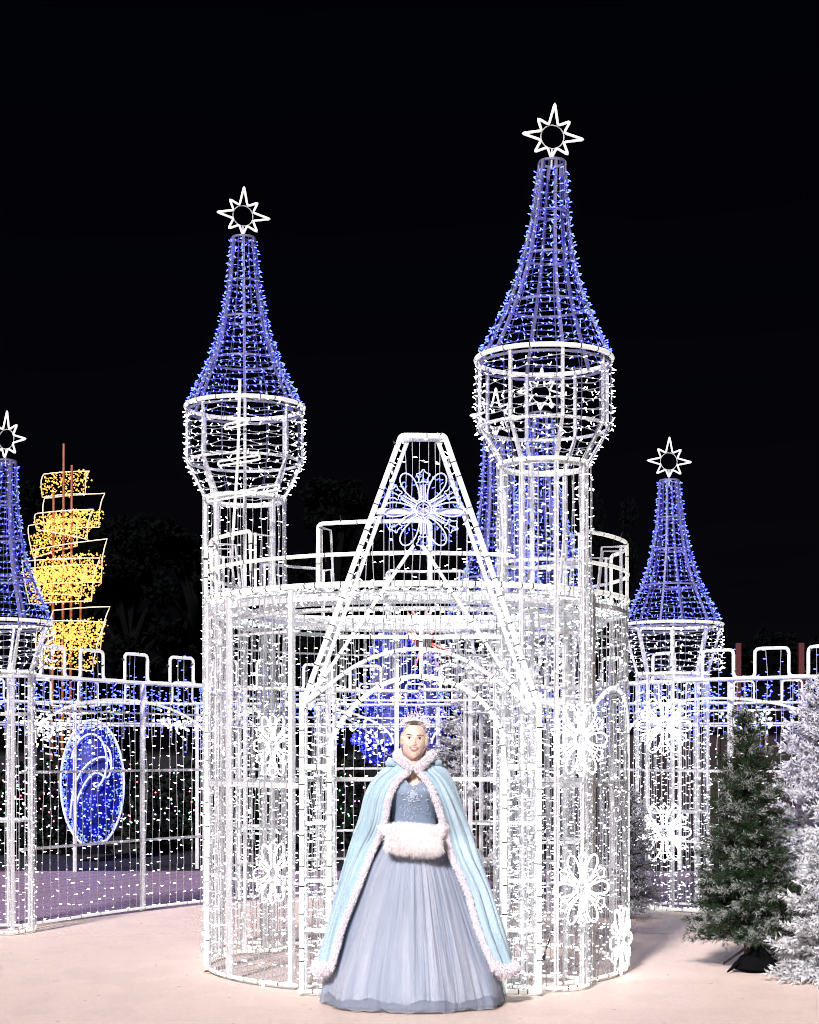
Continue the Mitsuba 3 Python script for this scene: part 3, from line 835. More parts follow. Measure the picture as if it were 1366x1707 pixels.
def light_tree(prof, px, d, label, cols, seed, n):
    """A cone of lights; prof: (photo y, half width in photo pixels)."""
    rng = np.random.default_rng(seed)
    k = thing('light_tree', label, 'light tree', 'lit conical trees behind the courtyard')
    ys, ws = np.array(prof, float).T
    zs, rs = H + (1255 - ys) * d / F, ws * d / F
    c = at(px, 1255, d)
    th = np.linspace(0, 2 * PI, 24, endpoint=False)
    v = np.array([[c[0] + r * .93 * math.sin(a), d - r * .93 * math.cos(a), z] for z, r in zip(zs, rs) for a in th])
    i, j = np.meshgrid(np.arange(len(zs) - 1), np.arange(24), indexing='ij'); j2 = (j + 1) % 24
    f = np.stack([i * 24 + j, (i + 1) * 24 + j, (i + 1) * 24 + j2, i * 24 + j2], -1).reshape(-1, 4)
    put('netting', (v, f), 'blue_mesh', k, smooth=40)
    t = rng.random(n); q = np.interp(t, np.linspace(0, 1, len(zs)), zs); r = np.interp(t, np.linspace(0, 1, len(zs)), rs); a = rng.uniform(0, 2 * PI, n)
    p = np.stack([c[0] + r * np.sin(a), d - r * np.cos(a), q], 1)
    for nm, col, sel in cols:
        s = (rng.random(n) < sel)
        put(f'{nm}_bulbs', beads(MB(), p[s] + rng.normal(0, .02, (s.sum(), 3)), .0165), 'bulb_blue', k, np.array(col) * EX, kind='stuff', label=f'{nm} light dots covering the tree')
    put('trunk', MB().tube([(c[0], d, 0), (c[0], d, zs.min())], .12, 8), 'bark', k)
    return k


light_tree([(1040, 5), (1062, 28), (1085, 38), (1150, 44), (1168, 46), (1190, 44), (1228, 68), (1236, 70), (1240, 54), (1265, 52), (1272, 48)], 656, 32., 'blue light tree with flared tiers rising left of the tiara', [('blue', (.10, .14, 3.6), .8), ('pale', (1.1, 1.2, 3.), .08)], 63, 1900)
light_tree([(1085, 5), (1120, 14), (1165, 20), (1210, 25), (1262, 28)], 718, 30., 'narrow lilac light tree right of the tiara, behind the white tree', [('lilac', (.5, .36, 1.5), .5), ('pale', (1.2, 1.1, 1.8), .25)], 64, 1100)

wheel = thing('ride_wheel', 'red lit spokes of a fairground ride seen through the gable', 'fairground ride')
RD, RC = 36., at(706, 1066, 36.)
for i in range(10):
    a = i * PI / 5 + .12
    c, s_ = math.cos(a), math.sin(a)
    for o in (-.02, .02):
        rope(wheel, [RC + (.20 * c - o * s_, 0, .20 * s_ + o * c), RC + (.66 * c - o * s_ * 3, -.05,   .66 * s_ + o * c * 3)], .019, np.array([1., .10, .07]) * 2. * EX, None, ref=(0, 1, 0), name='spoke')
put('tower', MB().bar((RC[0] + .02, RD + .3, 0), (RC[0] + .02, RD + .3, RC[2]), .12), 'red_paint', wheel)
put('hub', MB().tube([RC - (0, .1, 0), RC + (0, .2, 0)], .2, 14), 'red_paint', wheel)
rng = np.random.default_rng(65)
rl = thing('light_string_red', 'red light string hanging right of the gate crown', 'fairy lights')
q = np.array([at(x, y, 30.) for x, y in ((806, 1105), (812, 1125), (818, 1145), (816, 1162))])
put('cord', MB().tube(resample(q, .08), .01, 4), 'wire_dark', rl)
put('red_bulbs', beads(MB(), resample(q, .012)[rng.integers(0, 40, 40)] + rng.normal(0, .05, (40, 3)), .02), 'bulb', rl, np.array([4., .25, .2]) * EX, kind='stuff')
COUNT['light_string_red'] = 0
for x, y, dd, col, lab in ((727, 1155, 30., (.1, 2.4, .5), 'green lit ball of lights beside the lilac tree'), (663, 1160, 29.5, (2.4, 1.0, .15), 'small orange lantern in front of the blue light tree')):
    k = thing('lantern', lab, 'lantern')
    c = at(x, y, dd)
    put('globe', balls(MB(), [c], .055), 'bulb', k, np.array(col) * EX * .6, smooth=True)
    put('bulbs', beads(MB(), c + rng.normal(0, .07, (26, 3)), .018), 'bulb', k, np.array(col) * EX, kind='stuff')
    put('pole', MB().bar((c[0], dd + .1, 0), (c[0], dd + .1, c[2]), .05), 'wire_dark', k)

# hedge added to cover the lit ground with black, carrying the coloured lights
rng = np.random.default_rng(66)
for (x0, x1, d, lab) in ((-80, 110, 27.5, 'added dark hedge dotted with coloured lights at the far left'), (205, 480, 28.5, 'added dark hedge dotted with coloured lights between ornament and keep'), (520, 900, 29., 'added dark hedge dotted with coloured lights behind the gown wearer')):
    k = thing('hedge', lab, 'hedge', 'added dark hedges with coloured lights')
    A, B = at(x0, 1255, d), at(x1, 1255, d)
    n = 5200
    c = A + (B - A) * rng.random((n, 1)); c[:, 1] += rng.uniform(-.5, .5, n); c[:, 2] = rng.uniform(0, 1.32, n) + .12 * np.sin(c[:, 0] * 5)
    nr = rng.normal(size=(n, 3)); nr /= np.linalg.norm(nr, axis=1, keepdims=True)
    a = np.cross(nr, rng.normal(size=(n, 3))); a /= np.linalg.norm(a, axis=1, keepdims=True); b = np.cross(nr, a)
    s = .06
    v = np.stack([c - a * s, c - b * s * .6, c + a * s, c + b * s * .6], 1).reshape(-1, 3)
    f = np.arange(n)[:, None] * 4 + np.array([[0, 1, 2, 3]])
    put('leaves', (v, f), 'hedge_leaf', k, kind='stuff')
    put('core', MB().box(((A[0] + B[0]) / 2, d + .1, .6), (abs(B[0] - A[0]) * .99, .5, 1.2)), 'hedge_leaf', k)
    for nm, col in (('red', (4., .2, .3)), ('green', (.2, 3.2, .8)), ('violet', (1.8, .5, 4.)), ('white', (2.4, 2.6, 3.))):
        m_ = 26
        q = A + (B - A) * rng.random((m_, 1)); q[:, 1] -= .56; q[:, 2] = rng.uniform(.35, 1.35, m_)
        put(f'{nm}_bulbs', beads(MB(), q, .017), 'bulb', k, np.array(col) * EX, kind='stuff', label=f'{nm} light dots on the hedge')

# red shed and posts on the right
shed = thing('red_shed', 'dark red shed behind the low tower on the right', 'shed')
for i, x in enumerate(np.arange(2.9, 8.4, .22)):
    put('board', MB().box((x, 26.2 + .012 * (i % 2), 1.05), (.205, .04, 2.1)), 'red_wood_dimmed', shed)
put('backing', MB().box((5.6, 26.32, 1.02), (5.7, .12, 2.04)), 'dark_roof', shed)
put('roof', MB().add(np.array([[2.7, 25.8, 2.12], [8.6, 25.8, 2.12], [8.6, 27.6, 2.6], [2.7, 27.6, 2.6], [2.7, 25.8, 2.06], [8.6, 25.8, 2.06], [8.6, 27.6, 2.54], [2.7, 27.6, 2.54]]),
                       [[0, 1, 2], [0, 2, 3], [4, 6, 5], [4, 7, 6], [0, 4, 5], [0, 5, 1], [1, 5, 6], [1, 6, 2], [3, 2, 6], [3, 6, 7], [0, 3, 7], [0, 7, 4]]), 'dark_roof', shed)
for px, lab in ((1231, 'dark red post behind the right fence, nearer the low tower'), (1336, 'dark red post above the right fence near the picture edge')):
    k = thing('red_post', lab, 'post')
    p = at(px, 1072, 24.5)
    put('shaft', MB().bar((p[0], 24.5, 0), p, .075), 'red_paint', k)
    put('base', MB().box((p[0], 24.5, .02), (.3, .3, .04)), 'red_paint', k)

# ---------------------------------------------------------------- dark trees against the sky


def dark_tree(px, d, ytop, rx, label, seed, n=9500, droop=False):
    rng = np.random.default_rng(seed)
    k = thing('dark_tree', label, 'tree', 'trees coloured near black behind the lights')
    base = at(px, 1255, d); base[2] = 0
    top = H + (1255 - ytop) * d / F
    put('trunk', MB().tube([base, base + (.2, 0, top * .35), base + (.0, .1, top * .75)], [top * .03, top * .022, top * .008], 8), 'bark_dimmed', k)
    m = MB()
    cl = []
    for i in range(46):
        a, zz = rng.uniform(0, 2 * PI), rng.uniform(.22, .93)
        rr = rx * math.sqrt(max(.05, 1 - (2 * (zz - .5)) ** 2)) * rng.uniform(.3, .85)
        c = base + (rr * math.sin(a), rr * math.cos(a), top * zz)
        cl.append((c, rng.uniform(.14, .28) * rx))
        m.tube([base + (0, 0, top * zz * .7), (base + (0, 0, top * zz * .8) + c) / 2, c], [top * .012, top * .008, top * .003], 5)
    put('limbs', m, 'bark_dimmed', k, kind='stuff')
    cc = np.array([c for c, _ in cl]); cr = np.array([r for _, r in cl])
    q = rng.integers(0, len(cl), n)
    dd = rng.normal(size=(n, 3)); dd /= np.linalg.norm(dd, axis=1, keepdims=True)
    c = cc[q] + dd * (cr[q] * rng.random(n) ** .4)[:, None] * (1, 1, 1.6 if droop else .8)
    nr = rng.normal(size=(n, 3)); nr /= np.linalg.norm(nr, axis=1, keepdims=True)
    a = np.cross(nr, rng.normal(size=(n, 3))); a /= np.linalg.norm(a, axis=1, keepdims=True)
    if droop: a = a * .25 + np.array([0, 0, 1.]); nr = np.cross(a, nr)
    b = np.cross(nr, a); b /= np.linalg.norm(b, axis=1, keepdims=True)
    s = rx * .055 * rng.uniform(.6, 1.3, (n, 1))
    v = np.stack([c - a * s, c - b * s * .5, c + a * s, c + b * s * .5], 1).reshape(-1, 3)
    put('crown', (v, np.arange(n)[:, None] * 4 + np.array([[0, 1, 2, 3]])), 'leaf_dimmed', k, kind='stuff')


dark_tree(95, 60, 770, 2.8, 'dark broad tree behind the golden ship', 71)
dark_tree(215, 58, 838, 2.9, 'dark tree between the golden ship and the tall left tower', 72)
dark_tree(330, 62, 860, 2.4, 'dark tree behind the tall left tower', 73)
dark_tree(560, 56, 768, 2.2, 'dark round tree left of the gable', 74)
dark_tree(690, 60, 900, 2.6, 'dark low tree behind the keep and its rail', 75)
dark_tree(1020, 52, 812, 1.5, 'dark drooping tree between the tallest and the low right tower', 76, droop=True)
dark_tree(1180, 55, 1035, 2.2, 'dark low tree behind the low right tower', 77)
dark_tree(1330, 55, 1050, 2.2, 'dark low tree at the right picture edge', 78)
dark_tree(440, 64, 960, 2.6, 'dark low tree behind the tall left tower body', 79)

# ---------------------------------------------------------------- decorated conifers


def conifer(name, label, base, h, rb, seed, dark, tip, frost, nlen, nfat, whorls, per, z0=.12, group=None, twig=.30, lean=(0, 0), shape=.75, dens=.0052):
    """Whorls of branches with twigs and needles; the needles' colour runs from dark at the twig to tip, whole twigs are frosted by chance."""
    rng = np.random.default_rng(seed)
    k = thing(name, label, 'tree', group)
    base = np.asarray(base, float)
    put('trunk', MB().tube([base, base + (lean[0] * .5, lean[1] * .5, h * .5), base + (lean[0], lean[1], h * .97)], [h * .022, h * .014, .004], 8), 'bark', k)
    bm = MB()
    A, Dn, Ln = [], [], []
    for i in range(whorls):
        t = z0 + (1 - z0) * (i + rng.uniform(-.3, .3)) / whorls
        t = min(max(t, z0), .995)
        L = rb * (1 - t) ** shape * 1.02 + .03
        nb = max(3, int(per * (1 - t * .55)))
        for j in range(nb):
            a = rng.uniform(0, 2 * PI)
            l = L * rng.uniform(.72, 1.12)
            up = -.10 + .75 * t + rng.normal(0, .10)
            o = base + (lean[0] * t, lean[1] * t, h * t)
            dr = np.array([math.sin(a), math.cos(a), up]); dr /= np.linalg.norm(dr)
            e = o + dr * l
            bm.tube([o, (o + e) / 2 + (0, 0, -.02 * l), e], [.006, .004, .002], 4)
            ns = max(2, int(l / .055))
            for q in np.linspace(.30, 1.0, ns):
                p = o + dr * l * q
                for s in ((-1, 1) if q < .98 else (0,)):
                    side = np.cross(dr, [0, 0, 1]) * s
                    td = dr * .8 + side * rng.uniform(.6, 1.0) + rng.normal(0, .25, 3)
                    td /= np.linalg.norm(td)
                    A.append(p); Dn.append(td); Ln.append(twig * l * .30 * rng.uniform(.6, 1.2) * (1.25 - .6 * q) + .03)
    put('branches', bm, 'bark', k, kind='stuff')
    A, Dn, Ln = np.array(A), np.array(Dn), np.array(Ln)
    per_t = np.maximum(8, (Ln / dens).astype(int))
    idx = np.repeat(np.arange(len(A)), per_t)
    n = len(idx)
    q = rng.random(n)
    p = A[idx] + Dn[idx] * (Ln[idx] * q)[:, None]
    ref = rng.normal(size=(n, 3))
    a = np.cross(Dn[idx], ref); a /= np.linalg.norm(a, axis=1, keepdims=True) + 1e-9
    nd = a * rng.uniform(.6, 1., (n, 1)) + Dn[idx] * rng.uniform(.5, 1.1, (n, 1)); nd /= np.linalg.norm(nd, axis=1, keepdims=True)
    b = np.cross(nd, Dn[idx]); b /= np.linalg.norm(b, axis=1, keepdims=True) + 1e-9
    c = np.cross(nd, b)
    l = nlen * rng.uniform(.6, 1.25, (n, 1)); w = nfat * rng.uniform(.7, 1.3, (n, 1))
    mid = p + nd * l * .45
    v = np.stack([p, mid + b * w, mid - b * w * .5 + c * w * .87, mid - b * w * .5 - c * w * .87, p + nd * l], 1)
    f = np.array([[0, 2, 1], [0, 3, 2], [0, 1, 3], [4, 1, 2], [4, 2, 3], [4, 3, 1]])
    fr_t = (rng.random(len(A)) < frost * np.clip(3.2 * meshkit.fbm(A * 9., 2, seed) - .75, 0, 1.5)).astype(float)
    g = (fr_t[idx] * rng.uniform(.5, 1, n))[:, None]
    d0, d1 = np.asarray(dark, float), np.asarray(tip, float)
    vary = rng.uniform(.75, 1.2, (n, 1))
    c0, c1, c2 = d0 * vary + 0 * g, (d0 * (1 - g * .75) + d1 * g * .75) * vary, (d0 * 1.25 * (1 - g) + d1 * g) * vary
    col = np.stack([c0, c1, c1, c1, c2], 1).reshape(-1, 3)
    put('needles', (v.reshape(-1, 3), (f[None] + (np.arange(n) * 5)[:, None, None]).reshape(-1, 3)), 'vertex_paint', k, color=np.clip(col, 0, 1), kind='stuff')
    return k


WH, WT = (.28, .28, .30), (.66, .65, .68)
GRP = 'flocked white conifers'
conifer('flocked_tree', 'flocked white conifer behind the right half of the gate', at(796, 1255, 17.2) * (1, 1, 0), 2.46, .60, 81, (.20, .21, .21), (.74, .73, .75), 2., .050, .0092, 26, 17, shape=.62, group=GRP)
conifer('flocked_tree', 'flocked white conifer half hidden by the right rim of the keep', at(1046, 1255, 15.7) * (1, 1, 0), 1.20, .36, 82, WH, (.66, .66, .67), 2., .044, .0068, 20, 15, group=GRP)
pine = conifer('pine_tree', 'green pine lightly dusted white, standing on a black sandbag', at(1250, 1255, 12.05) * (1, 1, 0) + (0, 0, .02), 1.80, .375, 83, (.016, .034, .013), (.50, .52, .50), .36, .040, .0027, 36, 23, z0=.12, lean=(-.03, 0), shape=.58, twig=.46, dens=.0040)
conifer('flocked_tree', 'tall flocked white conifer behind the pine at the right edge', at(1385, 1255, 13.4) * (1, 1, 0), 2.12, .66, 84, (.46, .46, .50), (.84, .83, .88), 2.5, .048, .0068, 26, 19, shape=.6, group=GRP)
conifer('flocked_tree', 'near flocked white conifer cut by the right picture edge', at(1412, 1255, 11.4) * (1, 1, 0), 1.30, .44, 85, (.34, .36, .35), (.84, .83, .86), 2.2, .046, .0060, 22, 20, shape=.6, z0=.06, group=GRP)
pb_ = at(1250, 1255, 12.05)
for a in (-.25, .35, 1.2, 2.2):
    put('stand_leg', MB().tube([(pb_[0], 12.05, .16), (pb_[0] + .26 * math.cos(a), 12.05 + .2 * math.sin(a), .012)], .009, 6), 'wire_dark', pine)
# black sandbag: a slumped sack over the legs
rng = np.random.default_rng(86)
bag = thing('sandbag', 'black slumped sandbag weighing down the foot of the pine', 'sandbag')
s = trimesh.creation.icosphere(4, 1.)
v = np.array(s.vertices)
z = v[:, 2]
r = 1 + .25 * (meshkit.fbm(v * 2.2, 3, 5) - .5)
w = np.stack([v[:, 0] * (.165 - .05 * np.clip(z, 0, 1)) * r, v[:, 1] * .13 * r, np.where(z > 0, z * .115, z * .03) * r + .03], 1)
w[:, 2] += .02 * np.sin(w[:, 0] * 40 + 2 * v[:, 1]) * np.clip(z, 0, 1) + .035 * np.exp(-((w[:, 0] - .03) / .05) ** 2) * np.clip(z, 0, 1)
w[:, 2] = np.maximum(w[:, 2], .003)
put('sack', (w + (pb_[0] + .01, 11.86, 0), np.array(s.faces)), 'sandbag_cloth', bag, smooth=True)
put('strap', MB().tube([(pb_[0] - .13, 11.80, .07), (pb_[0] - .17, 11.77, .04), (pb_[0] - .21, 11.76, .010)], [.016, .012, .006], 6), 'sandbag_cloth', bag, smooth=60)
put('strap', MB().tube([(pb_[0] + .10, 11.80, .09), (pb_[0] + .17, 11.82, .035), (pb_[0] + .205, 11.80, .010)], [.02, .014, .010], 6), 'sandbag_cloth', bag, smooth=60)

# ---------------------------------------------------------------- the person
PX, PY = .0255, 10.35
O = np.array([PX, PY, 0.])
principled('skin', mikit.proc(lambda p, n, uv: mikit.mix((.78, .56, .46), (.84, .62, .52), mikit.fbm(p.x * 40, p.y * 40, p.z * 40, 2))), .5, specular=.35)
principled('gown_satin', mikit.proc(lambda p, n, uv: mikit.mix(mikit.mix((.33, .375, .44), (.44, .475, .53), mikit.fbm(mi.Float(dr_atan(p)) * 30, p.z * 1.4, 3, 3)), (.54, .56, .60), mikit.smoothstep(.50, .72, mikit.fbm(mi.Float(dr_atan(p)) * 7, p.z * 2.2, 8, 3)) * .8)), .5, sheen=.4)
principled('bodice_cloth', mikit.proc(lambda p, n, uv: mikit.mix((.17, .24, .33), (.26, .33, .43), mikit.fbm(p.x * 70, p.z * 110, p.y * 40, 3))), .65, sheen=.3)
principled('embroidery', (.50, .57, .68), .5)
principled('velvet', mikit.proc(lambda p, n, uv: mikit.mix((.31, .48, .58), (.52, .64, .70), mikit.fbm(uv.x * 48, uv.y * 1.2, 1, 3))), 
           .7, sheen=.5, sheen_tint=.3)
principled('hood_cloth', (.40, .545, .63), .7, sheen=.5)
bumped('velvet', lambda p, n, uv: mikit.fbm(uv.x * 70., uv.y * .9, 5, 2), .030)
bumped('gown_satin', lambda p, n, uv: mikit.fbm(mi.Float(dr_atan(p)) * 30, p.z * 1.6, 2, 3), .013)
principled('fur_lilac', (.86, .83, .86), .8, sheen=.5)
principled('fur_white', (.93, .91, .90), .8, sheen=.5)
principled('hair_blond', mikit.proc(lambda p, n, uv: mikit.mix((.085, .055, .042), (.46, .40, .31), mikit.smoothstep(.012, .045, mi.Float(abs_(p.x - (PX + .003)))) * (.55 + .8 * mikit.noise(p.x * 420, p.y * 60, p.z * 50)))), .4, specular=.5)
principled('eye_white', (.75, .73, .72), .2)
principled('eye_brown', (.035, .018, .010), .15)
principled('brow', (.06, .032, .02), .7)
principled('lip', (.50, .16, .14), .4)
principled('mouth_dark', (.08, .02, .02), .6)
principled('tooth', (.80, .77, .72), .25)
principled('jewel', (.90, .84, .86), .25, metallic=.1, specular=.8)
principled('glove', (.80, .76, .80), .5)
person = thing('person', 'person in a pale blue ball gown, long aqua cape and tiara before the gate', 'person')


def bone(a, b, ra, rb):
    out = []
    for c, r in ((a, ra), (b, rb)):
        out.append(m3.Manifold.sphere(r, 20).translate(tuple(np.asarray(c) + O)))
    return m3.Manifold.batch_hull(out)


def to_tm(m):
    q = m.to_mesh()
    return trimesh.Trimesh(q.vert_properties[:, :3], q.tri_verts, process=True)


bones = [bone((-.05, .0, .95), (.05, 0, .95), .115, .115), bone((0, 0, .95), (0, .0, 1.10), .125, .10), bone((-.05, 0, 1.25), (.05, 0, 1.25), .098, .098), bone((0, 0, 1.09), (0, 0, 1.25), .10, .115),
         bone((-.065, -.045, 1.275), (.065, -.045, 1.275), .070, .070), bone((-.13, .01, 1.385), (.13, .01, 1.385), .048, .048), bone((0, -.02, 1.27), (0, 0, 1.385), .10, .065), bone((0, .005, 1.38), (0, -.005, 1.53), .054, .050)]
for s in (-1, 1):
    bones += [bone((s * .14, .01, 1.38), (s * .225, .04, 1.13), .046, .037), bone((s * .225, .04, 1.13), (s * .125, -.17, 1.03), .036, .026), bone((s * .125, -.17, 1.03), (s * .065, -.20, 1.02), .026, .03),
              bone((s * .09, 0, .92), (s * .10, 0, .48), .085, .058), bone((s * .10, 0, .48), (s * .10, .02, .09), .055, .036), bone((s * .10, .02, .06), (s * .115, -.15, .035), .040, .028)]
    for j, (dx, dz, ln) in enumerate(((.0, .026, .055), (-.004, .010, .066), (-.004, -.008, .062), (.0, -.024, .048))):      # fingers folded inside the muff
        p0, p1 = np.array([s * .055, -.212, 1.02 + dz]), np.array([s * (.055 - ln * .55), -.228, 1.02 + dz])
        p2 = p1 + (-s * .012, .018, -.004)
        bones += [bone(p0, p1, .0088, .0082), bone(p1, p2, .0082, .007)]
    bones.append(bone((s * .08, -.19, 1.045), (s * .045, -.215, 1.068), .0105, .009))
body = m3.Manifold.batch_boolean(bones, m3.OpType.Add).refine_to_length(.014)
tb = to_tm(body)
trimesh.smoothing.filter_taubin(tb, lamb=.5, nu=.53, iterations=14)

HC = np.array([0.0035, -.012, 1.588])
s0 = trimesh.creation.icosphere(5, 1.)
v = np.array(s0.vertices)


def head_shape(v):
    x, y, z = v.T
    low = np.clip((-z - .05) / .95, 0, 1)
    X = .0735 * x * (1 - .19 * low ** 1.6)
    Z = np.where(z > 0, .122, .129) * z
    Y = np.where(y < 0, .088, .094) * y
    Y = Y + np.where(y < 0, -.010 * low ** 1.5 * (-y), -.045 * low * y)
    g = lambda cx, cz, sx, sz: np.exp(-((X - cx) / sx) ** 2 - ((Z - cz) / sz) ** 2)
    d = .015 * g(0, -.014, .010, .012) + .009 * g(0, .004, .0075, .018) + .005 * g(.012, -.018, .006, .006) + .005 * g(-.012, -.018, .006, .006)
    for s in (-1, 1):
        d = d - .0075 * g(s * .031, .020, .0145, .010) + .003 * g(s * .031, .037, .018, .006) + .0055 * g(s * .041, -.020, .016, .016)
    d = d + .0035 * g(0, -.041, .020, .010) + .006 * g(0, -.098, .018, .016) - .002 * g(0, -.065, .02, .007)
    Y = Y - d * np.clip(-y * 3, 0, 1)
    return np.stack([X, Y, Z], 1)


hp = head_shape(v)
TILT = math.radians(3.0)


def pose_head(p):
    p = np.asarray(p, float)
    c, s = math.cos(TILT), math.sin(TILT)
    x, y, z = p[..., 0], p[..., 1], p[..., 2]
    return np.stack([x * c + z * s, y, -x * s + z * c], -1) + HC + O


hm = m3.Manifold(m3.Mesh(pose_head(hp).astype(np.float32), np.array(s0.faces, np.uint32)))
ears = []
for s in (-1, 1):
    e = trimesh.creation.icosphere(3, 1.); e.vertices = pose_head(np.array(e.vertices) * (.009, .019, .031) + (s * .0735, .006, -.004))
    ears.append(m3.Manifold(m3.Mesh(np.array(e.vertices, np.float32), np.array(e.faces, np.uint32))))
bodym = m3.Manifold(m3.Mesh(np.array(tb.vertices, np.float32), np.array(tb.faces, np.uint32)))
whole = bodym
for q in (hm, *ears):
    whole = whole + q
put('body', whole, 'skin', person, smooth=50)
front = hp[v[:, 1] < -.05]
tree_f = cKDTree(front[:, [0, 2]])


def face_y(x, z):
    dd, ii = tree_f.query(np.stack([np.atleast_1d(x), np.atleast_1d(z)], -1), k=4)
    w = 1 / (dd + 1e-4)
    return (front[ii, 1] * w).sum(-1) / w.sum(-1)


ball = trimesh.creation.icosphere(3, 1.)
bv, bf = np.array(ball.vertices), np.array(ball.faces)
for s in (-1, 1):
    cx, cz = s * .0315, .019
    yb = float(face_y(cx, cz)[0])
    eye = put('eye', (pose_head(bv * (.0135, .007, .0054) + (cx, yb + .0022, cz)), bf), 'eye_white', person, smooth=True)
    put('iris', (pose_head(bv * (.0062, .0035, .0060) + (cx + .0005, yb - .0028, cz + .0003)), bf), 'eye_brown', eye, smooth=True)
    u = np.linspace(-1, 1, 11)
    x = cx + .0155 * u
    z = cz + .0068 * (1 - u ** 2) + .0005
    put('lashes', MB().tube(pose_head(np.stack([x, face_y(x, z) - .0016, z], 1)), .0014 * (1.1 - .6 * u ** 2), 5, ref=(0, 0, 1)), 'brow', eye)
    x = cx + .020 * u * 1.0 + s * .002
    z = .0370 + .0035 * (1 - u ** 2) + .001 * u * s
    put('eyebrow', MB().tube(pose_head(np.stack([x, face_y(x, z) - .0012, z], 1)), 
        .0031 * (1.0 - .55 * (u * s) ** 2) * (1 - .3 * np.clip(u * s, 0, 1)), 5, ref=(0, 0, 1)), 'brow', person)
# mouth: an open smile
u = np.linspace(-1, 1, 15)
ux, mz = .0265 * u, -.0405
zu, zl = mz + .0045 * (1 - u ** 2) + .0055 * u ** 2, mz - .0115 * (1 - u ** 2) + .0055 * u ** 2
yy = lambda x, z, o: face_y(x, z) + o
P0 = np.stack([ux, yy(ux, zu, -.0006), zu], 1); P1 = np.stack([ux, yy(ux, zl, -.0006), zl], 1)
nq = len(u)
f = np.array([[i, i + 1, nq + i + 1, nq + i] for i in range(nq - 1)])
put('mouth', (pose_head(np.vstack([P0, P1])), f), 'mouth_dark', person, smooth=True)
zt = zu * .42 + zl * .58
P0 = np.stack([ux * .93, yy(ux, zu, -.0014), zu - .0004], 1); P1 = np.stack([ux * .93, yy(ux, zt, -.0014), np.maximum(zt, zl + .0015)], 1)
put('teeth', (pose_head(np.vstack([P0, P1])), f), 'tooth', person, smooth=True)
lp = MB()
lp.tube(pose_head(np.stack([ux * 1.05, yy(ux, zu, -.0012), zu + .0012], 1)), .0026 * (1.05 - .6 * u ** 2), 6, ref=(0, 0, 1))
lp.tube(pose_head(np.stack([ux * 1.05, yy(ux, zl, -.0016), zl - .0012], 1)), .0034 * (1.05 - .7 * u ** 2), 6, ref=(0, 0, 1))
put('lips', lp, 'lip', person, smooth=True)
# hair: a smooth shell drawn back, and what falls behind the neck
X, Y, Z = hp.T
line = .098 - 1.1 * np.clip(np.abs(X) - .035, 0, 1) ** 1.0 - .9 * np.clip(np.abs(X) - .056, 0, 1)
inside = np.clip((Z - line) / .006 + .5, 0, 1)
side = np.clip((np.abs(X) - .0635) / .004, 0, 1) * np.clip((Z + .04) / .02, 0, 1)
back = np.clip((Y - .008) / .012, 0, 1)
hmask = np.clip(np.maximum(np.maximum(inside, back), side), 0, 1)
nrm = hp / (np.array([.0735, .09, .122]) ** 2); nrm /= np.linalg.norm(nrm, axis=1, keepdims=True)
groove = .0022 * np.sin(np.arctan2(X, Z + .02) * 46) * inside
hh = hp + nrm * (-.012 + (.0225 + groove + .004 * np.clip((np.abs(X) - .045) / .02, 0, 1) * np.clip((.09 - Z) / .05, 0, 1)) * hmask)[:, None]
put('hair', (pose_head(hh), np.array(s0.faces)), 'hair_blond', person, smooth=True)
lk = MB()
rng = np.random.default_rng(90)
for i in range(26):
    a = rng.uniform(-1.25, 1.25)
    p0 = np.array([.072 * math.sin(a), .05 + .035 * math.cos(a), -.03])
    pts = [p0, p0 + (.006 * math.sin(a), .0, -.05), p0 * (1.02, 1, 1) + (.004 * math.sin(a), .01, -.11), p0 * (.9, 1, 1) + (0, .02, -.17)]
    lk.tube(pose_head(np.array(pts)), [.012, .013, .011, .004], 6, ref=(0, 1, 0))
put('hair_fall', lk, 'hair_blond', person, smooth=60)
# tiara
ti = numbered(person + '__tiara')
band = MB()
al = np.linspace(-1.45, 1.45, 41)
bandp = lambda a, h=0.: np.stack([(.090 + .25 * h) * np.sin(a), -.002 - (.048 + .05 * h) * np.cos(a), .070 + .060 * np.cos(a) + h], -1)
band.tube(pose_head(bandp(al)), .0035, 6)
put('band', band, 'jewel', ti, smooth=60)
cr = MB(); lat = MB()
rngj = np.random.default_rng(91)
peaks = np.linspace(-1.15, 1.15, 11)
for i, a in enumerate(peaks):
    hgt = .028 + .034 * math.exp(-(a / .55) ** 2) * (1.0 if i % 2 else .72) + (.016 if abs(a) < .05 else 0)
    for da in (-.09, .09):
        q = np.array([bandp(a + da, 0.), bandp(a + da * 1.1, hgt * .5), bandp(a, hgt)])
        lat.tube(pose_head(q), .0016, 4)
    beads(cr, pose_head(np.array([bandp(a, hgt + .003)])), .0068)
    beads(cr, pose_head(np.array([bandp(a, hgt * .5), bandp(a + .09, hgt * .3), bandp(a - .09, hgt * .3), bandp(a, .006)])), .0050)
q = np.array([bandp(rngj.uniform(-1.2, 1.2), 0) for _ in range(90)]) + 0
q = np.array([bandp(a, h * (.018 + .030 * math.exp(-(a / .5) ** 2))) for a, h in zip(rngj.uniform(-1.25, 1.25, 110), rngj.random(110))])
beads(cr, pose_head(q + rngj.normal(0, .0015, q.shape)), .0034)
put('lattice', lat, 'jewel', ti)
put('crystals', cr, 'jewel', ti, kind='stuff')
for s in (-1, 1):
    er = MB()
    c = np.array([s * .078, .0, -.045])
    beads(er, pose_head(np.array([c, c + (0, 0, -.012), c + (.005, 0, -.02), c + (-.005, 0, -.02), c + (0, 0, -.028)])), .006)
    put('earring', er, 'jewel', person)


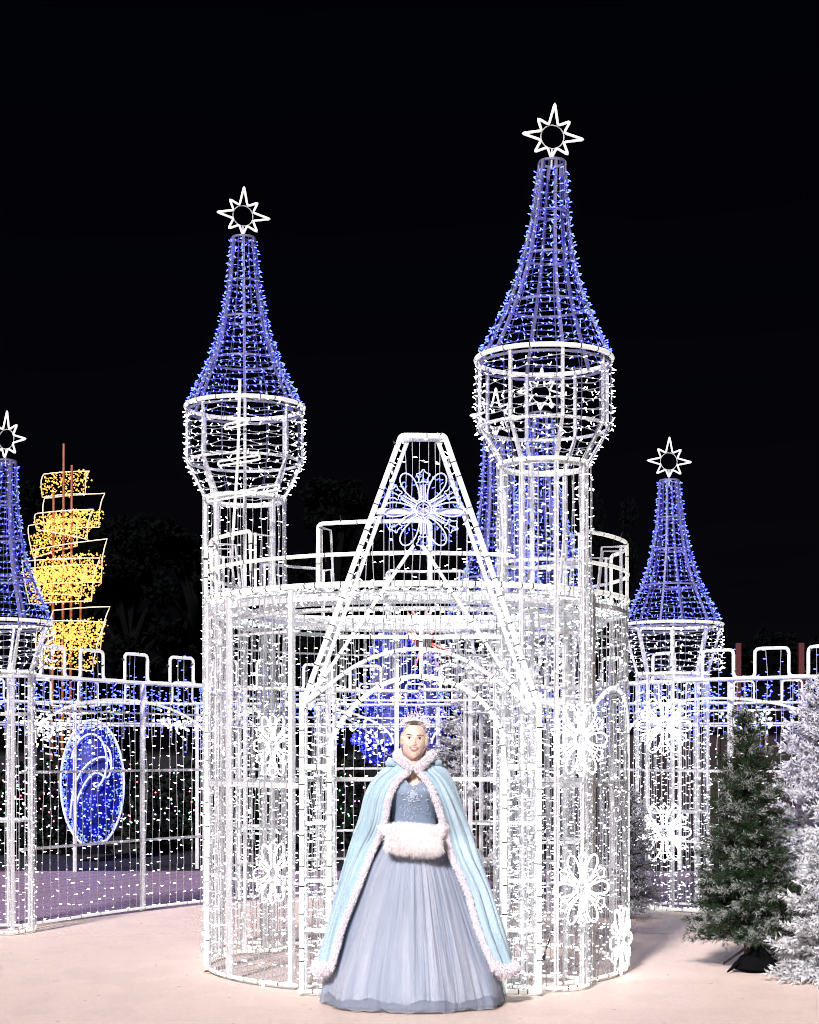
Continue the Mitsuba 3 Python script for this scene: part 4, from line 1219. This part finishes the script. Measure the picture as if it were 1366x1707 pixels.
def grid_mesh(G, closed_u=False):
    """G: rows x columns x 3."""
    r, c = G.shape[:2]
    i, j = np.meshgrid(np.arange(r - 1), np.arange(c if closed_u else c - 1), indexing='ij')
    j2 = (j + 1) % c
    f = np.stack([i * c + j, i * c + j2, (i + 1) * c + j2, (i + 1) * c + j], -1).reshape(-1, 4)
    return G.reshape(-1, 3), f


# gown: bodice and skirt
th = np.linspace(0, 2 * PI, 240, endpoint=False)
zs = [1.07, 1.12, 1.18, 1.23, 1.28, 1.32, 1.36]
fa = PchipInterpolator(zs, [.142, .136, .140, .149, .158, .158, .150]); fb = PchipInterpolator(zs, [.112, .112, .122, .140, .152, .148, .135])
an = np.abs((th + PI) % (2 * PI) - PI)
ztop_ = 1.322 + .046 * np.clip(an / .42, 0, 1) ** 1.2 - .05 * np.clip((an - 1.0) / 1., 0, 1)
ztop_ += .004 * np.sin(th * 38)
G = np.zeros((44, len(th), 3))
for i, t in enumerate(np.linspace(0, 1, 44)):
    z = 1.07 + (ztop_ - 1.07) * t
    bust = 1 + .05 * np.exp(-((an - .5) / .28) ** 2 - ((z - 1.29) / .035) ** 2)
    ruch = .0022 * np.sin((z + .010 * np.sin(th * 3)) * 420) * np.clip((1.22 - z) / .05, 0, 1) + .0025 * (meshkit.fbm(np.stack([np.sin(th) * 9, z * 60, np.cos(th) * 9], 1), 3, 4) - .5)
    G[i] = np.stack([(fa(z) * bust + ruch) * np.sin(th), -(fb(z) * bust + ruch) * np.cos(th), z], 1)
gown = numbered(person + '__gown')
put('bodice', grid_mesh(G + O, True), 'bodice_cloth', gown, smooth=True)
em = MB()
rng = np.random.default_rng(92)


def bodice_at(a, z, o=.003):
    return np.array([(float(fa(z)) * (1 + .05 * math.exp(-((abs(a) - .5) / .28) ** 2 - ((z - 1.29) / .035) ** 2)) + o) * math.sin(a), -(float(fb(z)) * (1 + .05 * math.exp(-((abs(a) - .5) / .28) ** 2 - ((z - 1.29) / .035) ** 2)) + o) * math.cos(a), z])


spots = [(rng.normal(.03, .16), rng.normal(1.262, .022), .013) for _ in range(46)] + [(a, float(np.interp(abs(a), [0, .42, 2], [1.318, 1.362, 1.36])) - rng.uniform(.0, .010), .008) for a in rng.uniform(-.95, .95, 60)]
for _ in range(14):
    a0, z0_ = rng.uniform(-.5, .8), rng.uniform(1.11, 1.2)
    spots += [(a0 + rng.normal(0, .06), z0_ + rng.normal(0, .012), .008) for _ in range(5)]
for a, z, l in spots:
    c = bodice_at(a, z)
    u = rng.uniform(0, 2 * PI); d1, d2 = np.array([math.cos(u), 0, math.sin(u)]) * l, np.array([-math.sin(u), 0, math.cos(u)]) * l * .35
    em.add([c - d1, c - d2 + (0, -.003, 0), c + d1, c + d2 + (0, -.003, 0), c + (0, -.006, 0)], [[0, 1, 4], [1, 2, 4], [2, 3, 4], [3, 0, 4]])
em.V = [q + O for q in em.V]
put('lace_flowers', em, 'embroidery', gown, kind='stuff', label='pale embroidered flowers on the bodice')
# skirt
zk = [.0, .05, .18, .38, .585, .79, .92, 1.02, 1.09]
fr = PchipInterpolator(zk, [.556, .552, .515, .44, .36, .278, .208, .158, .140])
th = np.linspace(0, 2 * PI, 720, endpoint=False)
rng = np.random.default_rng(93)


def pleat(th, z, seed, n1=46, n2=17):
    r_ = np.random.default_rng(seed)
    k = 0
    t = np.clip((1.05 - z) / 1.05, 0, 1)
    w1 = th + .05 * np.sin(th * 5 + 2) + .07 * meshkit.fbm(np.stack([np.sin(th) * 3, np.cos(th) * 3, th * 0 + z * 1.2], 1), 2, seed)
    gat = meshkit.fbm(np.stack([np.sin(th) * 5, np.cos(th) * 5, th * 0 + z * .8], 1), 2, seed + 5)
    k = .0038 * np.sin(w1 * n1) * (.45 + .35 * t) * np.clip(gat * 2.4 - .5, 0, 1) +     .007 * t * np.sin(w1 * n2 + 2.6 * np.sin(2 * th) + 1.7 * np.sin(3 * th + z * 2)) + .018 * t ** 2 * np.sin(w1 * 7 + .4)
    k += .013 * t * (meshkit.fbm(np.stack([np.sin(th) * 14, np.cos(th) * 14, th * 0 + z * 2.0], 1), 3, seed + 1) - .5) * 2
    return k


def skirt_point(th, z, o=0., seed=3, scale=1.):
    r = float(fr(min(max(z, 0), 1.09))) * scale + pleat(th, z, seed) + o
    return np.stack([r * np.sin(th), -r * np.cos(th) * .80, th * 0 + z], 1)


G = np.array([skirt_point(th, z, 0, 3) for z in np.r_[np.linspace(1.09, .10, 60), [.085, .07]]])
G[-1, :, 2] += .012 * np.sin(th * 9) + .006 * np.sin(th * 23)
G[-2, :, 2] += .008 * np.sin(th * 9)
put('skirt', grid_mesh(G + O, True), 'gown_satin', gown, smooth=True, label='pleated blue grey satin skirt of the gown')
# underskirt of tulle that reaches the floor, and a gauzy overlay
scene['tulle'] = {'type': 'blendbsdf', 'weight': .50, 'a': {'type': 'null'}, 'b': {'type': 'twosided', 'x': {'type': 'diffuse', 'reflectance': rgb(.34, .37, .44)}}}
scene['gauze'] = {'type': 'blendbsdf', 'weight': .30, 'a': {'type': 'null'}, 'b': {'type': 'twosided', 'x': {'type': 'diffuse', 'reflectance': rgb(.36, .43, .58)}}}
G = np.array([skirt_point(th, z, -.012 + .014 * (.16 - z) / .15, 3) for z in np.linspace(.16, .012, 12)])
G[-1, :, 2] += .007 * np.sin(th * 13) + .005 * np.sin(th * 31)
put('underskirt', grid_mesh(G + O, True), 'tulle', gown, smooth=True, label='sheer grey tulle underskirt touching the floor')
G = np.array([skirt_point(th, z, -.03 + .012 * (.16 - z) / .15, 3) for z in np.linspace(.16, .010, 12)])
put('underskirt', grid_mesh(G + O, True), 'tulle', gown, smooth=True)
G = np.array([skirt_point(th, z, .012, 3) * (1, 1, 1) for z in np.linspace(1.0, .03, 40)])
put('overlay', grid_mesh(G + O, True), 'gauze', gown, smooth=True, label='sheer gauze overlay of the skirt')

# cape
KZ = np.array([1.470, 1.448, 1.430, 1.355, 1.247, 1.102, .920, .702, .484, .262, .225])
LO = np.array([-.085, -.135, -.178, -.250, -.303, -.335, -.392, -.452, -.512, -.568, -.575])
LI = np.array([-.030, -.025, -.026, -.098, -.150, -.176, -.255, -.340, -.425, -.487, -.500])
RI = np.array([.030, .030, .022, .078, .130, .175, .222, .315, .378, .468, .482])
RO = np.array([.090, .140, .182, .236, .272, .322, .384, .456, .527, .582, .590])
BK = np.array([.095, .120, .140, .185, .22, .25, .29, .35, .41, .47, .48])
o_ = np.argsort(KZ)
fLO, fLI, fRI, fRO, fBK = (PchipInterpolator(KZ[o_], q[o_]) for q in (LO, LI, RI, RO, BK))


def front_y(u, z):
    """How far forward the cape's edge lies: on the chest above, on the skirt below."""
    if z > 1.16:
        a, b = .235, float(np.interp(z, [1.09, 1.25, 1.40, 1.47], [.165, .175, .130, .09]))
        return -b * math.sqrt(max(.12, 1 - (u / a) ** 2))
    r = float(fr(z)) + .035
    low = -.80 * r * math.sqrt(max(.05, 1 - (u / (r * 1.05)) ** 2)) - .015
    if z < .86:
        return low
    a, b = .235, .170
    high = -b * math.sqrt(max(.12, 1 - (u / a) ** 2))
    t = (z - .86) / .30
    t = t * t * (3 - 2 * t)
    return low * (1 - t) + high * t


ss = np.linspace(0, 1, 260)


def cape_row(z, o=0.):
    li, lo, ri, ro, bk = (float(q(z)) for q in (fLI, fLO, fRI, fRO, fBK))
    yl, yr = front_y(li, z), front_y(ri, z)
    lm, rm = (li * .42 + lo * .58), (ri * .42 + ro * .58)
    ctl = np.array([[li, yl], [lm, yl * .72], [lo, .02 + yl * .12], [lo * .72, bk * .72], [0, bk], [ro * .72, bk * .72], [ro, .02 + yr * .12], [rm, yr * .72], [ri, yr]])
    q = np.r_[0, np.cumsum(np.linalg.norm(np.diff(ctl, axis=0), axis=1))]
    c = PchipInterpolator(q / q[-1], ctl)
    p, t = c(ss), c.derivative()(ss)
    n = np.stack([t[:, 1], -t[:, 0]], 1); n /= np.linalg.norm(n, axis=1, keepdims=True) + 1e-9
    tt = np.clip((1.45 - z) / 1.2, 0, 1)
    w = ss + .010 * np.sin(ss * 19 + 1) + .006 * np.sin(z * 6 + ss * 30)
    ph = w * 2 * PI * 19
    fold = np.abs(np.sin(ph / 2)) ** .6 - .68
    fold2 = np.sin(w * 2 * PI * 9 + .8)
    edge = np.clip(np.minimum(ss, 1 - ss) / .03, 0, 1)
    amp = (.005 + .046 * tt ** .75) * (1 + .5 * (ss > .5))
    return np.stack([p[:, 0], p[:, 1], ss * 0 + z], 1) - np.c_[n, ss * 0] * ((amp * fold + .010 * tt * fold2) * edge + o)[:, None]


zz = np.concatenate([np.linspace(1.470, 1.40, 14), np.linspace(1.39, .235, 90)])
G = np.array([cape_row(z) for z in zz])
cape = numbered(person + '__cape')
put('cloth', grid_mesh(G + O), 'velvet', cape, smooth=True, uv=np.stack([np.broadcast_to(ss, G.shape[:2]), G[..., 2]], -1).reshape(-1, 2), label='aqua velvet cape falling in long folds')


def fur(parent, name, pts, r, mat, n, ln, seed, down=.3, label=None):
    """A soft core with many fine hairs standing off it."""
    rng = np.random.default_rng(seed)
    p = resample(pts, r * .5)
    rr = r * (1 + .16 * np.sin(np.arange(len(p)) * 1.1) * rng.uniform(.4, 1, len(p))); rr[[0, -1]] *= .6
    core = MB().tube(p, rr * .8, 9)
    m = MB()
    i = rng.integers(0, len(p) - 1, n)
    f_ = rng.random((n, 1))
    c = p[i] * (1 - f_) + p[i + 1] * f_
    t = p[i + 1] - p[i]; t /= np.linalg.norm(t, axis=1, keepdims=True) + 1e-9
    d = np.cross(t, rng.normal(size=(n, 3))); d /= np.linalg.norm(d, axis=1, keepdims=True) + 1e-9
    base = c + d * rr[i][:, None] * .7
    g = d + t * rng.normal(0, .5, (n, 1)) + np.array([0, 0, -down]); g /= np.linalg.norm(g, axis=1, keepdims=True)
    l = ln * rng.uniform(.5, 1.3, (n, 1))
    sd = np.cross(g, rng.normal(size=(n, 3))); sd /= np.linalg.norm(sd, axis=1, keepdims=True) + 1e-9
    w = .0014
    mid = base + g * l * .5 + sd * l * .06
    v = np.stack([base + sd * w, base - sd * w, mid + sd * w * .8, mid - sd * w * .8, base + g * l + np.array([0, 0, -.15]) * l], 1).reshape(-1, 3)
    f = np.array([[0, 1, 3], [0, 3, 2], [2, 3, 4]])
    m.add(v, (f[None] + (np.arange(n) * 5)[:, None, None]).reshape(-1, 3))
    V1, F1 = core.mesh(); V2, F2 = m.mesh()
    lab = {'label': label} if label else {}
    put(name, (np.vstack([V1, V2]), np.vstack([F1, F2 + len(V1)])), mat, parent, **lab)


LE, RE = G[:, 0] + O + (0, -.012, 0), G[:, -1] + O + (0, -.012, 0)
fur(cape, 'fur_trim', LE[8:], .0115, 'fur_lilac', 16000, .017, 101, label='lilac white fur edging of the cape')
fur(cape, 'fur_trim', RE[8:], .012, 'fur_lilac', 16000, .017, 102)
col = np.array([[-.012, -.135, 1.420], [-.045, -.125, 1.452], [-.082, -.075, 1.486], [-.098, -.01, 1.505], [-.085, .06, 1.520], [0, .11, 1.53], [.095, .06, 1.520], [.108, -.01, 1.510], [.092, -.075, 1.490], [.055, -.125, 1.456], [.018, -.135, 1.424]])
cs = CubicSpline(np.arange(len(col)), col)(np.linspace(0, len(col) - 1, 80)) + O
fur(cape, 'fur_collar', cs, .0165, 'fur_lilac', 18000, .020, 103, down=.0, label='soft fur collar round the neck')
# the hood lies folded behind the collar
hd = np.array([[.150 * math.sin(a), .01 - .150 * math.cos(a) * (.55 if abs(a) < PI / 2 else 1.), 1.455] for a in np.linspace(.95, 2 * PI - .95, 50)])
mh_ = MB().tube(hd + O, .034 * (1 - .55 * np.abs(np.linspace(-1, 1, 50)) ** 2), 12, ref=(0, 0, 1))
put('hood_roll', mh_, 'hood_cloth', cape, smooth=60)
hem = G[-1] + O
for a, b, sd in ((0, 46, 104), (214, 259, 105), (46, 214, 106)):
    q = hem[a:b + 1].copy()
    q[:, 2] += -.01 + .022 * np.sin(np.arange(len(q)) * .33)
    fur(cape, 'fur_hem', q, .026, 'fur_lilac', 12000, .026, sd, label='lumpy fur hem of the cape' if a == 0 else None)
# gloves and muff
for s in (-1, 1):
    put('glove', MB().tube(np.array([(s * .222, .02, 1.115), (s * .185, -.07, 1.075), (s * .14, -.155, 1.038), (s * .085, -.195, 1.022)]) + O, [.045, .042, .037, .036], 12, ref=(0, 1, .3)), 'glove', person, smooth=60, **({'label': 'white glove sleeve going into the muff'} if s < 0 else {}))
muff = thing('muff', 'fluffy white fur muff held at the waist of the gown', 'muff')
rng = np.random.default_rng(110)
MC = O + np.array([.001, -.225, 1.012])
nU, nV = 30, 40
uu = np.linspace(-1, 1, nU)
G2 = np.zeros((nU, nV, 3))
for i, u in enumerate(uu):
    q = (1 - abs(u) ** 5 * .45)
    for j, a in enumerate(np.linspace(0, 2 * PI, nV, endpoint=False)):
        G2[i, j] = (.150 * u, 0.055 * q * math.cos(a), .062 * q * math.sin(a) - .012 * u)
put('core', grid_mesh(G2 + MC, True), 'fur_white', muff, smooth=True)
n = 15000
u, a = rng.uniform(-1.0, 1.0, n), rng.uniform(0, 2 * PI, n)
qq = 1 - np.abs(u) ** 5 * .45
base = np.stack([.150 * u, 0.053 * qq * np.cos(a), .060 * qq * np.sin(a) - .012 * u], 1) + MC
g = np.stack([u * .55 + rng.normal(0, .55, n), np.cos(a) * .9 + rng.normal(0, .35, n), np.sin(a) + rng.normal(0, .45, n) - .1], 1)
g /= np.linalg.norm(g, axis=1, keepdims=True)
l = .044 * rng.uniform(.3, 1.35, (n, 1))
sd = np.cross(g, rng.normal(size=(n, 3))); sd /= np.linalg.norm(sd, axis=1, keepdims=True)
mid = base + g * l * .5
v = np.stack([base + sd * .0022, base - sd * .0022, mid + sd * .0018, mid - sd * .0018, base + g * l + np.array([0, 0, -.2]) * l], 1).reshape(-1, 3)
f = np.array([[0, 1, 3], [0, 3, 2], [2, 3, 4]])
put('fur', (v, (f[None] + (np.arange(n) * 5)[:, None, None]).reshape(-1, 3)), 'fur_white', muff, kind='stuff')
